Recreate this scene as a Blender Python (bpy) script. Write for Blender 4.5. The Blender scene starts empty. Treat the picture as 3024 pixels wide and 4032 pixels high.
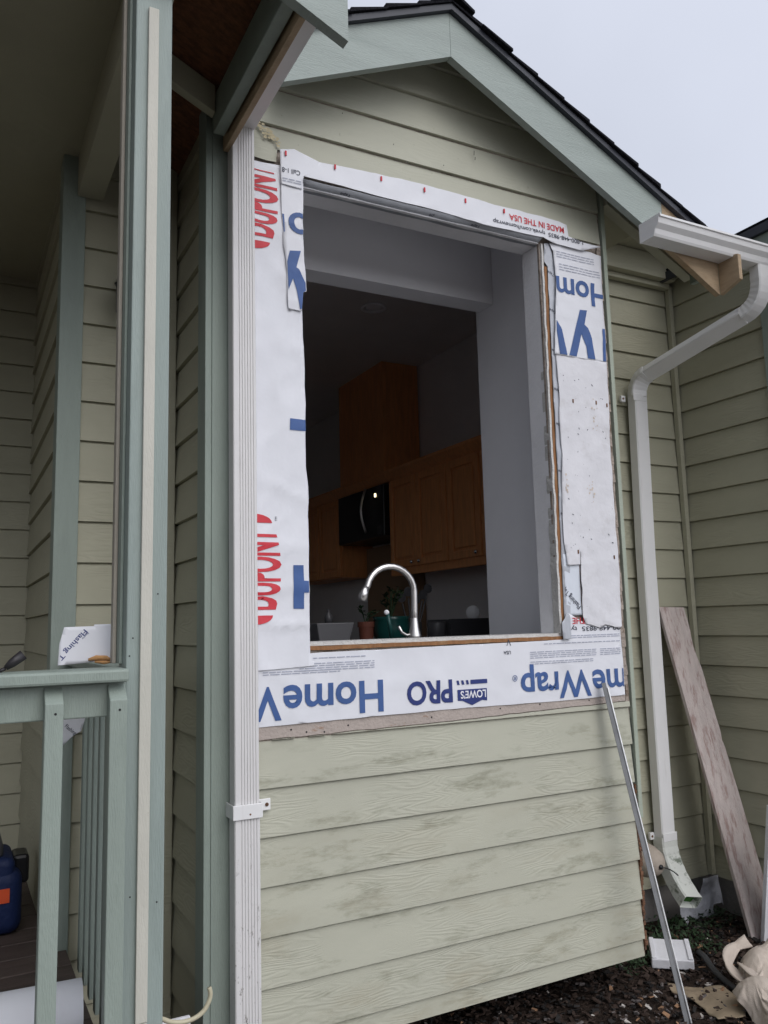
import bpy, bmesh, math, random
from mathutils import Vector, Matrix, noise
from mathutils.geometry import tessellate_polygon
random.seed(7)
C = bpy.context.scene.collection
SC = bpy.context.scene
R = math.radians

# ------------------------------------------------------------------ camera (eye 1.5 m above the ground, ground at z = -1.5)
RX, RY, RZ, F = 0.134077, -0.0258862, -0.4859632, 3231.99
cs, sn = math.cos, math.sin
fw = Vector((-sn(RZ)*cs(RX), cs(RZ)*cs(RX), sn(RX)))
r0 = Vector((cs(RZ), sn(RZ), 0)); u0 = r0.cross(fw)
rt = cs(RY)*r0 + sn(RY)*u0; up = -sn(RY)*r0 + cs(RY)*u0
cd = bpy.data.cameras.new('camera'); cam = bpy.data.objects.new('camera', cd); C.objects.link(cam)
cd.sensor_fit = 'VERTICAL'; cd.sensor_height = 36; cd.sensor_width = 27; cd.lens = F/4032*36
cd.clip_start = 0.05; cd.clip_end = 500
cam.matrix_world = Matrix(((rt.x, up.x, -fw.x, 0), (rt.y, up.y, -fw.y, 0), (rt.z, up.z, -fw.z, 0), (0, 0, 0, 1)))
SC.camera = cam
# ------------------------------------------------------------------ overcast sky
W = bpy.data.worlds.new('World'); SC.world = W; W.use_nodes = True
nt = W.node_tree; nt.nodes.clear()
sky = nt.nodes.new('ShaderNodeTexSky'); sky.sky_type = 'NISHITA'; sky.sun_disc = False
sky.sun_elevation = R(38); sky.sun_rotation = R(172); sky.dust_density = 3
hs = nt.nodes.new('ShaderNodeHueSaturation'); hs.inputs['Saturation'].default_value = 0.5
nt.links.new(sky.outputs[0], hs.inputs['Color'])
b1 = nt.nodes.new('ShaderNodeBackground'); b1.inputs[1].default_value = 0.05
nt.links.new(hs.outputs[0], b1.inputs[0])
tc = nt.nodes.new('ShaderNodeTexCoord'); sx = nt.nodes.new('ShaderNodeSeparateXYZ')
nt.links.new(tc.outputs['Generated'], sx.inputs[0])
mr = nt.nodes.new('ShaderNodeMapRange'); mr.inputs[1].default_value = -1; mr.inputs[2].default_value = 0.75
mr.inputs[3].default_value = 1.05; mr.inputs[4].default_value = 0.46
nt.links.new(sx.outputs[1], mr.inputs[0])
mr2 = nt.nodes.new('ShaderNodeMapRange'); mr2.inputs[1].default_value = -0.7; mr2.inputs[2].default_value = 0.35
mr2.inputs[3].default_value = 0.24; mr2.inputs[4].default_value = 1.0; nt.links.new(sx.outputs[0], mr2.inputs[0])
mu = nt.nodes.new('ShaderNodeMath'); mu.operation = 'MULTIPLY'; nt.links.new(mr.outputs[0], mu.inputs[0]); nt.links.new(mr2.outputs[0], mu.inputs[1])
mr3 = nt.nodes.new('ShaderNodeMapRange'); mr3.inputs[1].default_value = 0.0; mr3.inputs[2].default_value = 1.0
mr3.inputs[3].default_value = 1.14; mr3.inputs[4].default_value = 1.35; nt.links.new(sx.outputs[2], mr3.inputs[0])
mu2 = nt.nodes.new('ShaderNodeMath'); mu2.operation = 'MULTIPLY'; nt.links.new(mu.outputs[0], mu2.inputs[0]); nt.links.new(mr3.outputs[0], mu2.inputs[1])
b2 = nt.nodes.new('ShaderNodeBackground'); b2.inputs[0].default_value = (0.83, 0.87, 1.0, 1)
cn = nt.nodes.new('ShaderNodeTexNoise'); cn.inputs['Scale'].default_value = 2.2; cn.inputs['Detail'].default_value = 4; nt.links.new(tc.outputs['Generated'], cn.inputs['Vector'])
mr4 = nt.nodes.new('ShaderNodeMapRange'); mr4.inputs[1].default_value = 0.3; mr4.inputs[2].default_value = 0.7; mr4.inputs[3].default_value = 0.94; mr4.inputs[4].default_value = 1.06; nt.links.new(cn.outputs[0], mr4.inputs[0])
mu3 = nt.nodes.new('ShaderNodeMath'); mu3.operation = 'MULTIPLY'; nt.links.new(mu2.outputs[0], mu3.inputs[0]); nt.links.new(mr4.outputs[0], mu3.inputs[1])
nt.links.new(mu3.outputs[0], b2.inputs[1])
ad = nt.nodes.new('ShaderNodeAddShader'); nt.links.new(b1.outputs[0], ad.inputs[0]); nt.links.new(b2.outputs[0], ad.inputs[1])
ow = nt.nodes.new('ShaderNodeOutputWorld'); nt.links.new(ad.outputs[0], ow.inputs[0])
sd = bpy.data.lights.new('sun', 'SUN'); sd.energy = 0.9; sd.angle = R(50); sd.color = (1.0, 0.98, 0.96)
so = bpy.data.objects.new('sun', sd); C.objects.link(so)
so.rotation_euler = (Vector((-0.15, 1.0, -1.05))).to_track_quat('-Z', 'Y').to_euler()
SC.view_settings.view_transform = 'Standard'; SC.view_settings.look = 'None'; SC.view_settings.gamma = 1
SC.view_settings.exposure = 0.1

# ------------------------------------------------------------------ materials
def M(name, col, rough=0.6, var=0.10, vs=4.0, bump=0.1, bs=60.0, stretch=(1, 1, 1), metal=0.0, dirt=None, spec=0.4,
      wave=None, dirt2=None, emit=None, bdist=0.01, alpha=1.0):
    m = bpy.data.materials.new(name); m.use_nodes = True; n = m.node_tree; L = n.links
    b = n.nodes['Principled BSDF']
    b.inputs['Roughness'].default_value = rough; b.inputs['Metallic'].default_value = metal
    b.inputs['Specular IOR Level'].default_value = spec
    g = n.nodes.new('ShaderNodeNewGeometry')
    mp = n.nodes.new('ShaderNodeMapping'); mp.inputs['Scale'].default_value = stretch
    L.new(g.outputs['Position'], mp.inputs[0])
    n1 = n.nodes.new('ShaderNodeTexNoise'); n1.inputs['Scale'].default_value = vs; n1.inputs['Detail'].default_value = 6
    n1.inputs['Roughness'].default_value = 0.65
    L.new(mp.outputs[0], n1.inputs['Vector'])
    rp = n.nodes.new('ShaderNodeMapRange'); rp.inputs[1].default_value = 0.3; rp.inputs[2].default_value = 0.7
    rp.inputs[3].default_value = 1-var; rp.inputs[4].default_value = 1+var
    L.new(n1.outputs[0], rp.inputs[0])
    mx = n.nodes.new('ShaderNodeVectorMath'); mx.operation = 'SCALE'; mx.inputs[0].default_value = col[:3]
    L.new(rp.outputs[0], mx.inputs['Scale']); cur = mx.outputs[0]
    for dd in (dirt, dirt2):
        if not dd: continue
        dc, ds, lo, hi, st = dd[:5]; strch = dd[5] if len(dd) > 5 else (1, 1, 1)
        zr = dd[6] if len(dd) > 6 else None
        mp2 = n.nodes.new('ShaderNodeMapping'); mp2.inputs['Scale'].default_value = strch
        L.new(g.outputs['Position'], mp2.inputs[0])
        n2 = n.nodes.new('ShaderNodeTexNoise'); n2.inputs['Scale'].default_value = ds; n2.inputs['Detail'].default_value = 8
        n2.inputs['Roughness'].default_value = 0.7
        L.new(mp2.outputs[0], n2.inputs['Vector'])
        r2 = n.nodes.new('ShaderNodeMapRange'); r2.inputs[1].default_value = lo; r2.inputs[2].default_value = hi
        r2.inputs[3].default_value = 0; r2.inputs[4].default_value = st
        L.new(n2.outputs[0], r2.inputs[0]); fac = r2.outputs[0]
        if zr:   # stronger between heights (zlo full) .. (zhi none)
            s2 = n.nodes.new('ShaderNodeSeparateXYZ'); L.new(g.outputs['Position'], s2.inputs[0])
            r3 = n.nodes.new('ShaderNodeMapRange'); r3.inputs[1].default_value = zr[0]; r3.inputs[2].default_value = zr[1]
            r3.inputs[3].default_value = 1; r3.inputs[4].default_value = 0
            L.new(s2.outputs[2], r3.inputs[0])
            ml = n.nodes.new('ShaderNodeMath'); ml.operation = 'MULTIPLY'; L.new(fac, ml.inputs[0]); L.new(r3.outputs[0], ml.inputs[1]); fac = ml.outputs[0]
        mi = n.nodes.new('ShaderNodeMix'); mi.data_type = 'RGBA'
        L.new(fac, mi.inputs['Factor']); L.new(cur, mi.inputs['A']); mi.inputs['B'].default_value = (*dc[:3], 1)
        cur = mi.outputs['Result']
    L.new(cur, b.inputs['Base Color'])
    h = None
    if bump > 0:
        n3 = n.nodes.new('ShaderNodeTexNoise'); n3.inputs['Scale'].default_value = bs; n3.inputs['Detail'].default_value = 4
        L.new(mp.outputs[0], n3.inputs['Vector']); h = n3.outputs[0]
        bp = n.nodes.new('ShaderNodeBump'); bp.inputs['Strength'].default_value = bump; bp.inputs['Distance'].default_value = bdist
        L.new(h, bp.inputs['Height']); last = bp
        if wave:
            ws, wd, wst, wstr = wave
            mp3 = n.nodes.new('ShaderNodeMapping'); mp3.inputs['Scale'].default_value = wstr
            L.new(g.outputs['Position'], mp3.inputs[0])
            nn = n.nodes.new('ShaderNodeTexNoise'); nn.inputs['Scale'].default_value = ws; nn.inputs['Detail'].default_value = 2
            L.new(mp3.outputs[0], nn.inputs['Vector'])
            ma = n.nodes.new('ShaderNodeMath'); ma.operation = 'MULTIPLY'; ma.inputs[1].default_value = wd; L.new(nn.outputs[0], ma.inputs[0])
            mb_ = n.nodes.new('ShaderNodeMath'); mb_.operation = 'SINE'; L.new(ma.outputs[0], mb_.inputs[0])
            mk = n.nodes.new('ShaderNodeTexNoise'); mk.inputs['Scale'].default_value = 3.0; L.new(g.outputs['Position'], mk.inputs['Vector'])
            mkr = n.nodes.new('ShaderNodeMapRange'); mkr.inputs[1].default_value = 0.42; mkr.inputs[2].default_value = 0.6; L.new(mk.outputs[0], mkr.inputs[0])
            mm = n.nodes.new('ShaderNodeMath'); mm.operation = 'MULTIPLY'; L.new(mb_.outputs[0], mm.inputs[0]); L.new(mkr.outputs[0], mm.inputs[1])
            bp2 = n.nodes.new('ShaderNodeBump'); bp2.inputs['Strength'].default_value = wst; bp2.inputs['Distance'].default_value = 0.003
            L.new(mm.outputs[0], bp2.inputs['Height']); L.new(bp.outputs[0], bp2.inputs['Normal']); last = bp2
        L.new(last.outputs[0], b.inputs['Normal'])
    if emit: b.inputs['Emission Color'].default_value = (*emit[0], 1); b.inputs['Emission Strength'].default_value = emit[1]
    return m

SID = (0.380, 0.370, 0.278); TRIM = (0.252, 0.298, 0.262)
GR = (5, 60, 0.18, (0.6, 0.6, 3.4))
m_sid = M('shaded_siding_paint', SID, 0.62, 0.06, 2.5, 0.12, 220, (1, 1, 3), wave=GR)  # darker, warmer copy of the facade paint; shade of set-back walls in its colour
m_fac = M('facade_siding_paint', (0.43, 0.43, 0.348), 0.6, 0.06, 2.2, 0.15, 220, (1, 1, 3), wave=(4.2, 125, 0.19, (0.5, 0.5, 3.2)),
          dirt=((0.13, 0.13, 0.075), 6, 0.54, 0.70, 0.52, (0.7, 1, 2.6), (-0.46, -0.38)), dirt2=((0.25, 0.19, 0.10), 2.4, 0.50, 0.72, 0.45, (1, 1, 2.5), (-1.25, -0.5)))
m_gab = M('gable_siding_paint', (0.43, 0.43, 0.348), 0.6, 0.05, 2.2, 0.10, 200, (1, 1, 3), wave=(5, 60, 0.08, (0.6, 0.6, 3.4)),
          dirt=((0.16, 0.16, 0.11), 26, 0.66, 0.72, 0.5), dirt2=((0.55, 0.34, 0.10), 5, 0.95, 1.0, 0.0))
m_peel = M('bare_fibre_cement', (0.40, 0.345, 0.31), 0.85, 0.10, 12, 0.4, 90, dirt=((0.25, 0.12, 0.05), 7, 0.62, 0.68, 0.8, (1, 1, 3)))
m_trim = M('trim_paint', TRIM, 0.55, 0.10, 3, 0.22, 90, (4, 4, 0.6), dirt=((0.10, 0.13, 0.10), 22, 0.67, 0.75, 0.5), dirt2=((0.17, 0.21, 0.18), 5, 0.55, 0.75, 0.5, (2, 2, 0.6)))
m_barge = M('barge_paint', (0.30, 0.345, 0.32), 0.55, 0.07, 3, 0.25, 60, (0.6, 1, 5), dirt=((0.18, 0.24, 0.21), 6, 0.58, 0.75, 0.4, (0.5, 1, 6)))
m_post = M('post_paint', (0.262, 0.312, 0.29), 0.5, 0.09, 3, 0.25, 90, (5, 5, 0.4), dirt=((0.08, 0.11, 0.10), 30, 0.69, 0.76, 0.6), dirt2=((0.18, 0.22, 0.20), 5, 0.55, 0.75, 0.5, (3, 3, 0.5)))
m_cream = M('cream_strip', (0.50, 0.49, 0.43), 0.6, 0.07, 6, 0.2, 120, (3, 3, 0.6), dirt=((0.30, 0.28, 0.22), 20, 0.66, 0.74, 0.5))
m_lt = M('lit_trim_paint', (0.34, 0.38, 0.31), 0.6, 0.07, 6, 0.2, 120)  # trim colour raised: the brightness of the viewer-facing edge is painted in
m_stop = M('taupe_stop', (0.34, 0.31, 0.26), 0.6, 0.07, 6, 0.2, 120, (3, 3, 0.6))
m_white = M('white_enamel', (0.74, 0.74, 0.74), 0.35, 0.04, 4, 0.05, 25, dirt=((0.42, 0.40, 0.36), 10, 0.60, 0.78, 0.5, (1.5, 1.5, 0.2)), dirt2=((0.30, 0.29, 0.26), 60, 0.70, 0.76, 0.5), spec=0.5)
m_whited = M('white_enamel_dirty', (0.66, 0.65, 0.645), 0.38, 0.04, 4, 0.06, 80, spec=0.5,
             dirt=((0.10, 0.09, 0.07), 70, 0.60, 0.66, 0.8, (1, 1, 0.5), (-1.05, -0.55)), dirt2=((0.38, 0.36, 0.34), 9, 0.6, 0.8, 0.4, (1, 1, 0.3)))
m_wrap = M('woven_wrap', (0.70, 0.71, 0.75), 0.5, 0.03, 5, 0.12, 9, spec=0.35, bdist=0.02, dirt=((0.50, 0.50, 0.52), 3, 0.55, 0.8, 0.4))
m_wrapd = M('dirty_wrap', (0.67, 0.67, 0.70), 0.6, 0.06, 7, 0.25, 14, spec=0.3, bdist=0.02,
            dirt=((0.16, 0.15, 0.14), 34, 0.68, 0.73, 0.8), dirt2=((0.45, 0.43, 0.42), 6, 0.55, 0.75, 0.5))
m_tape = M('grey_tape', (0.42, 0.44, 0.48), 0.35, 0.08, 8, 0.3, 30, (1, 1, 0.4), spec=0.5)
m_blue = M('blue_print', (0.045, 0.10, 0.27), 0.55, 0.12, 9, 0.2, 20)
m_navy = M('navy_print', (0.02, 0.035, 0.16), 0.55, 0.08, 9, 0.2, 20)
m_red = M('red_print', (0.55, 0.035, 0.05), 0.55, 0.10, 9, 0.2, 20)
m_ink = M('dark_print', (0.05, 0.055, 0.08), 0.6, 0.1, 9, 0)
m_fine = M('fine_print', (0.36, 0.38, 0.46), 0.6, 0.15, 60, 0)
m_wprint = M('white_print', (0.72, 0.73, 0.78), 0.6, 0.03, 9, 0)
m_osb = M('osb', (0.16, 0.065, 0.03), 0.8, 0.45, 26, 0.3, 60, (1, 2, 1), dirt=((0.08, 0.03, 0.015), 30, 0.5, 0.65, 0.7))
m_raw = M('raw_wood', (0.40, 0.30, 0.195), 0.7, 0.14, 10, 0.3, 80, (1, 1, 6), dirt=((0.30, 0.17, 0.07), 6, 0.55, 0.7, 0.5))
m_rot = M('rotten_wood', (0.16, 0.08, 0.045), 0.9, 0.4, 30, 0.8, 60, dirt=((0.05, 0.03, 0.02), 20, 0.5, 0.6, 0.8))
m_edge = M('raw_siding_edge', (0.34, 0.29, 0.25), 0.9, 0.25, 30, 0.6, 90, dirt=((0.12, 0.08, 0.05), 14, 0.52, 0.62, 0.8))
m_brwn = M('brown_wood', (0.27, 0.13, 0.055), 0.8, 0.2, 14, 0.4, 90, (6, 6, 0.6), dirt=((0.42, 0.28, 0.15), 8, 0.55, 0.7, 0.7))
m_plas = M('plasterboard', (0.56, 0.55, 0.53), 0.9, 0.08, 12, 0.6, 80)
m_in = M('interior_white', (0.86, 0.86, 0.89), 0.7, 0.03, 3, 0.06, 90)
m_inj = M('interior_jamb_white', (0.86, 0.86, 0.88), 0.75, 0.05, 6, 0.15, 60)
m_dkw = M('kitchen_wall_paint', (0.72, 0.69, 0.68), 0.8, 0.04, 3, 0.05, 60)
m_cab = M('oak_cabinet', (0.74, 0.32, 0.12), 0.45, 0.15, 8, 0.1, 90, (6, 6, 0.7), spec=0.4)
m_blk = M('black_plastic', (0.012, 0.012, 0.014), 0.3, 0.05, 4, 0)
m_steel = M('brushed_steel', (0.62, 0.60, 0.58), 0.28, 0.05, 30, 0.03, 200, metal=1.0)
m_chrome = M('chrome', (0.8, 0.8, 0.8), 0.15, 0.0, 4, 0, metal=1.0)
m_ctop = M('dark_counter', (0.05, 0.05, 0.055), 0.3, 0.3, 60, 0)
m_shing = M('asphalt_shingle', (0.016, 0.016, 0.02), 0.95, 0.5, 80, 0.8, 200, spec=0.1)
m_drip = M('dark_drip_edge', (0.035, 0.038, 0.05), 0.5, 0.1, 5, 0.05)
m_conc = M('foundation_concrete', (0.20, 0.19, 0.18), 0.9, 0.15, 8, 0.4, 50, dirt=((0.08, 0.07, 0.06), 4, 0.5, 0.7, 0.6))
m_deck = M('deck_boards', (0.078, 0.058, 0.050), 0.6, 0.3, 8, 0.3, 60, (0.5, 5, 1))
m_metal = M('grey_metal_bar', (0.17, 0.175, 0.18), 0.65, 0.15, 20, 0.15, 60, metal=0.1)
m_metw = M('bright_metal_edge', (0.75, 0.76, 0.76), 0.35, 0.1, 20, 0.1, 60, metal=0.4)
m_board = M('weathered_board', (0.52, 0.455, 0.43), 0.85, 0.12, 6, 0.5, 50, (6, 6, 0.45),
            dirt=((0.29, 0.185, 0.165), 5.5, 0.50, 0.62, 0.75, (8, 8, 0.26)), dirt2=((0.15, 0.08, 0.06), 14, 0.68, 0.74, 0.8, (1, 1, 0.4)))
m_foam = M('white_foam', (0.72, 0.72, 0.75), 0.7, 0.05, 9, 0.2, 60, dirt=((0.45, 0.36, 0.28), 16, 0.66, 0.76, 0.6))
m_cloth = M('canvas_cloth', (0.51, 0.44, 0.375), 0.9, 0.10, 8, 0.35, 350, dirt=((0.27, 0.19, 0.14), 7, 0.56, 0.74, 0.6))
m_card = M('wet_cardboard', (0.30, 0.235, 0.16), 0.8, 0.12, 9, 0.3, 30, dirt=((0.14, 0.10, 0.07), 9, 0.55, 0.68, 0.7))
m_cover = M('foam_cover', (0.36, 0.31, 0.26), 0.8, 0.10, 14, 0.3, 70)
m_soil = M('dark_mulch_soil', (0.032, 0.022, 0.017), 0.95, 0.6, 22, 1.0, 50, bdist=0.03, spec=0.15)
m_film = M('plastic_film', (0.50, 0.51, 0.56), 0.35, 0.12, 10, 0.7, 14, spec=0.5, bdist=0.03, dirt=((0.16, 0.16, 0.17), 9, 0.55, 0.7, 0.5))
m_leaf = M('leaf_green', (0.022, 0.045, 0.018), 0.6, 0.5, 30, 0)
m_blue2 = M('blue_bag_fabric', (0.007, 0.018, 0.075), 0.6, 0.15, 8, 0.3, 60)
m_orange = M('orange_label', (0.75, 0.10, 0.03), 0.5, 0.1, 10, 0)
m_hose = M('cream_hose', (0.50, 0.46, 0.33), 0.5, 0.08, 10, 0.1, 60)
m_teal = M('teal_ceramic', (0.008, 0.055, 0.05), 0.25, 0.1, 6, 0)
m_terra = M('terracotta', (0.13, 0.04, 0.025), 0.7, 0.1, 10, 0.1)
m_greyp = M('grey_ceramic', (0.15, 0.15, 0.16), 0.4, 0.05, 6, 0)
m_rack = M('dark_rack', (0.06, 0.06, 0.065), 0.4, 0.05, 6, 0)
m_glove = M('tan_glove', (0.50, 0.27, 0.11), 0.8, 0.15, 20, 0.3, 80)
m_handle = M('dark_handle', (0.02, 0.018, 0.02), 0.45, 0.1, 9, 0.1)
m_green_in = M('algae_green', (0.03, 0.12, 0.015), 0.8, 0.3, 30, 0.3)

# ------------------------------------------------------------------ mesh helpers
class MB:
    def __init__(s): s.v = []; s.f = []; s.mi = []; s.cur = 0
    def face(s, pts, mi=None):
        i = len(s.v); s.v += [tuple(p) for p in pts]; s.f.append(tuple(range(i, i+len(pts)))); s.mi.append(s.cur if mi is None else mi)
    def box(s, x0, x1, y0, y1, z0, z1):
        P = [(x0, y0, z0), (x1, y0, z0), (x1, y1, z0), (x0, y1, z0), (x0, y0, z1), (x1, y0, z1), (x1, y1, z1), (x0, y1, z1)]
        s.hexa(P)
    def hexa(s, P):
        i = len(s.v); s.v += [tuple(p) for p in P]
        for q in ((3, 2, 1, 0), (4, 5, 6, 7), (0, 1, 5, 4), (1, 2, 6, 5), (2, 3, 7, 6), (3, 0, 4, 7)):
            s.f.append(tuple(i+a for a in q)); s.mi.append(s.cur)
    def beam(s, a, b, w, h, upv=(0, 0, 1)):
        a, b = Vector(a), Vector(b); d = (b-a).normalized(); u = Vector(upv); u = (u-d*u.dot(d)).normalized(); r = d.cross(u)
        P = [a-r*w/2-u*h/2, a+r*w/2-u*h/2, b+r*w/2-u*h/2, b-r*w/2-u*h/2, a-r*w/2+u*h/2, a+r*w/2+u*h/2, b+r*w/2+u*h/2, b-r*w/2+u*h/2]
        s.hexa(P)
    def prism(s, poly, axis, a0, a1):     # poly of 2D points extruded along axis from a0 to a1
        def P(p, a):
            return (a, p[0], p[1]) if axis == 'x' else (p[0], a, p[1]) if axis == 'y' else (p[0], p[1], a)
        n = len(poly); i = len(s.v)
        s.v += [P(p, a0) for p in poly] + [P(p, a1) for p in poly]
        for t in tessellate_polygon([[Vector((p[0], p[1], 0)) for p in poly]]):
            s.f.append((i+t[0], i+t[1], i+t[2])); s.mi.append(s.cur); s.f.append((i+n+t[2], i+n+t[1], i+n+t[0])); s.mi.append(s.cur)
        for k in range(n):
            j = (k+1) % n; s.f.append((i+k, i+j, i+n+j, i+n+k)); s.mi.append(s.cur)
    def sweep(s, path, prof, cap=True, upv=(0, 0, 1), scale=None):
        pts = [Vector(p) for p in path]; n = len(pts); m = len(prof); base = len(s.v)
        t0 = (pts[1]-pts[0]).normalized(); u = Vector(upv); u = (u-t0*u.dot(t0)).normalized(); prev = t0
        for k in range(n):
            t = (pts[min(k+1, n-1)]-pts[max(k-1, 0)]).normalized()
            q = prev.rotation_difference(t); u = q @ u; u = (u-t*u.dot(t)).normalized(); prev = t; r = t.cross(u)
            sc_ = scale[k] if scale else 1
            for a, b in prof: s.v.append(tuple(pts[k]+r*a*sc_+u*b*sc_))
        for k in range(n-1):
            for j in range(m):
                jj = (j+1) % m; s.f.append((base+k*m+j, base+k*m+jj, base+(k+1)*m+jj, base+(k+1)*m+j)); s.mi.append(s.cur)
        if cap: 
            s.f.append(tuple(base+j for j in range(m-1, -1, -1))); s.mi.append(s.cur)
            s.f.append(tuple(base+(n-1)*m+j for j in range(m))); s.mi.append(s.cur)
    def tube(s, path, r, seg=12, cap=True, scale=None):
        d = Vector(path[1])-Vector(path[0]); upv = (0, 0, 1) if abs(d.normalized().z) < .9 else (0, 1, 0)
        s.sweep(path, [(r*cs(2*math.pi*j/seg), r*sn(2*math.pi*j/seg)) for j in range(seg)], cap, upv, scale)
    def lathe(s, c, prof, seg=24, ax='z'):
        base = len(s.v); m = len(prof)
        for j in range(seg):
            a = 2*math.pi*j/seg
            for r_, h in prof:
                if ax == 'z': s.v.append((c[0]+r_*cs(a), c[1]+r_*sn(a), c[2]+h))
                else: s.v.append((c[0]+r_*cs(a), c[1]+h, c[2]+r_*sn(a)))
        for j in range(seg):
            jj = (j+1) % seg
            for k in range(m-1):
                s.f.append((base+j*m+k, base+jj*m+k, base+jj*m+k+1, base+j*m+k+1)); s.mi.append(s.cur)
    def ball(s, c, r, seg=12):
        pr = [(r*sn(math.pi*k/8), -r*cs(math.pi*k/8)) for k in range(9)]; s.lathe(c, pr, seg)

def thing(name, label, cat, loc=(0, 0, 0), group=None):
    o = bpy.data.objects.new(name, None); C.objects.link(o); o.location = loc; o.empty_display_size = 0.1
    o['label'] = label; o['category'] = cat
    if group: o['group'] = group
    return o
def part(name, mb, mats, parent=None, label=None, merge=True, bevel=0, smooth=False, solid=0, **tags):
    me = bpy.data.meshes.new(name)
    pl = Vector((0, 0, 0)); o = parent
    while o: pl += o.location; o = o.parent
    off = Vector(pl)
    vs = [Vector(v) for v in mb.v]
    org = Vector((0, 0, 0))
    if not parent and vs:
        xs = [v.x for v in vs]; ys = [v.y for v in vs]; zs = [v.z for v in vs]
        org = Vector(((min(xs)+max(xs))/2, (min(ys)+max(ys))/2, min(zs)))
    me.from_pydata([v-off-org for v in vs], [], mb.f)
    if not isinstance(mats, (list, tuple)): mats = [mats]
    for m in mats: me.materials.append(m)
    for p, k in zip(me.polygons, mb.mi): p.material_index = min(k, len(mats)-1)
    bm = bmesh.new(); bm.from_mesh(me)
    if merge: bmesh.ops.remove_doubles(bm, verts=bm.verts, dist=0.00005)
    bmesh.ops.recalc_face_normals(bm, faces=bm.faces)
    bm.to_mesh(me); bm.free()
    if smooth:
        for p in me.polygons: p.use_smooth = True
    o = bpy.data.objects.new(name, me); C.objects.link(o); o.location = org
    if parent: o.parent = parent
    if label: o['label'] = label
    if bevel:
        b = o.modifiers.new('bevel', 'BEVEL'); b.width = bevel; b.segments = 2 if bevel < .02 else 6; b.limit_method = 'ANGLE'; b.angle_limit = R(40)
    if solid:
        b = o.modifiers.new('solid', 'SOLIDIFY'); b.thickness = solid; b.offset = 0
    for k, v in tags.items(): o[k] = v
    return o
def one(name, mb, mats, label, cat, group=None, **kw):
    o = part(name, mb, mats, None, label, **kw); o['category'] = cat
    if group: o['group'] = group
    return o

def clip_half(poly, a, b, c):          # keep a*x+b*y+c >= 0
    out = []; n = len(poly)
    for i in range(n):
        p, q = poly[i], poly[(i+1) % n]; dp = a*p[0]+b*p[1]+c; dq = a*q[0]+b*q[1]+c
        if dp >= 0: out.append(p)
        if (dp >= 0) != (dq >= 0):
            t = dp/(dp-dq); out.append((p[0]+(q[0]-p[0])*t, p[1]+(q[1]-p[1])*t))
    return out
def clip_box(poly, x0, x1, y0, y1):
    for h in ((1, 0, -x0), (-1, 0, x1), (0, 1, -y0), (0, -1, y1)):
        poly = clip_half(poly, *h)
        if len(poly) < 3: return []
    return poly
def tris_of(poly):
    return [[poly[i] for i in t] for t in tessellate_polygon([[Vector((p[0], p[1], 0)) for p in poly]])]
def area2(p): return abs(sum(p[i][0]*p[(i+1) % len(p)][1]-p[(i+1) % len(p)][0]*p[i][1] for i in range(len(p))))

def lap(mb, poly, z0, ex, place, du=0.4, j=0.0):
    """lapped boards over a convex (u,z) polygon: place(u, z, out) -> xyz"""
    zs = [p[1] for p in poly]; n0 = math.floor((min(zs)-z0)/ex); n1 = math.ceil((max(zs)-z0)/ex)
    for n in range(n0, n1):
        zb = z0+n*ex; zt = zb+ex
        zg = zt-.008
        q = clip_half(clip_half(poly, 0, 1, -zb), 0, -1, zg) if len(poly) > 2 else []
        g_ = clip_half(clip_half(poly, 0, 1, -zg), 0, -1, zt) if len(poly) > 2 else []
        if len(g_) >= 3 and area2(g_) > 1e-8: mb.face([place(p[0], p[1], 0.003-0.006*(p[1]-zg)/.008) for p in g_])
        if len(q) < 3 or area2(q) < 1e-7: continue
        off = lambda z: 0.0145-0.0115*(z-zb)/(ex-.008)
        mb.face([place(p[0], p[1], off(p[1])) for p in q])
        for i in range(len(q)):
            a, b = q[i], q[(i+1) % len(q)]
            if abs(a[1]-zb) < 1e-6 and abs(b[1]-zb) < 1e-6 and abs(a[0]-b[0]) > 1e-5:
                mb.face([place(a[0], zb, 0.0145), place(b[0], zb, 0.0145), place(b[0], zb, -0.0035), place(a[0], zb, -0.0035)])

def drape(mb, tris, fn, cell=0.03, mi=None):
    for t in tris:
        xs = [p[0] for p in t]; ys = [p[1] for p in t]
        for i in range(math.floor(min(xs)/cell), math.ceil(max(xs)/cell)):
            for j in range(math.floor(min(ys)/cell), math.ceil(max(ys)/cell)):
                q = clip_box(list(t), i*cell, (i+1)*cell, j*cell, (j+1)*cell)
                if len(q) >= 3 and area2(q) > 1e-10: mb.face([fn(*p) for p in q], mi)

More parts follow.
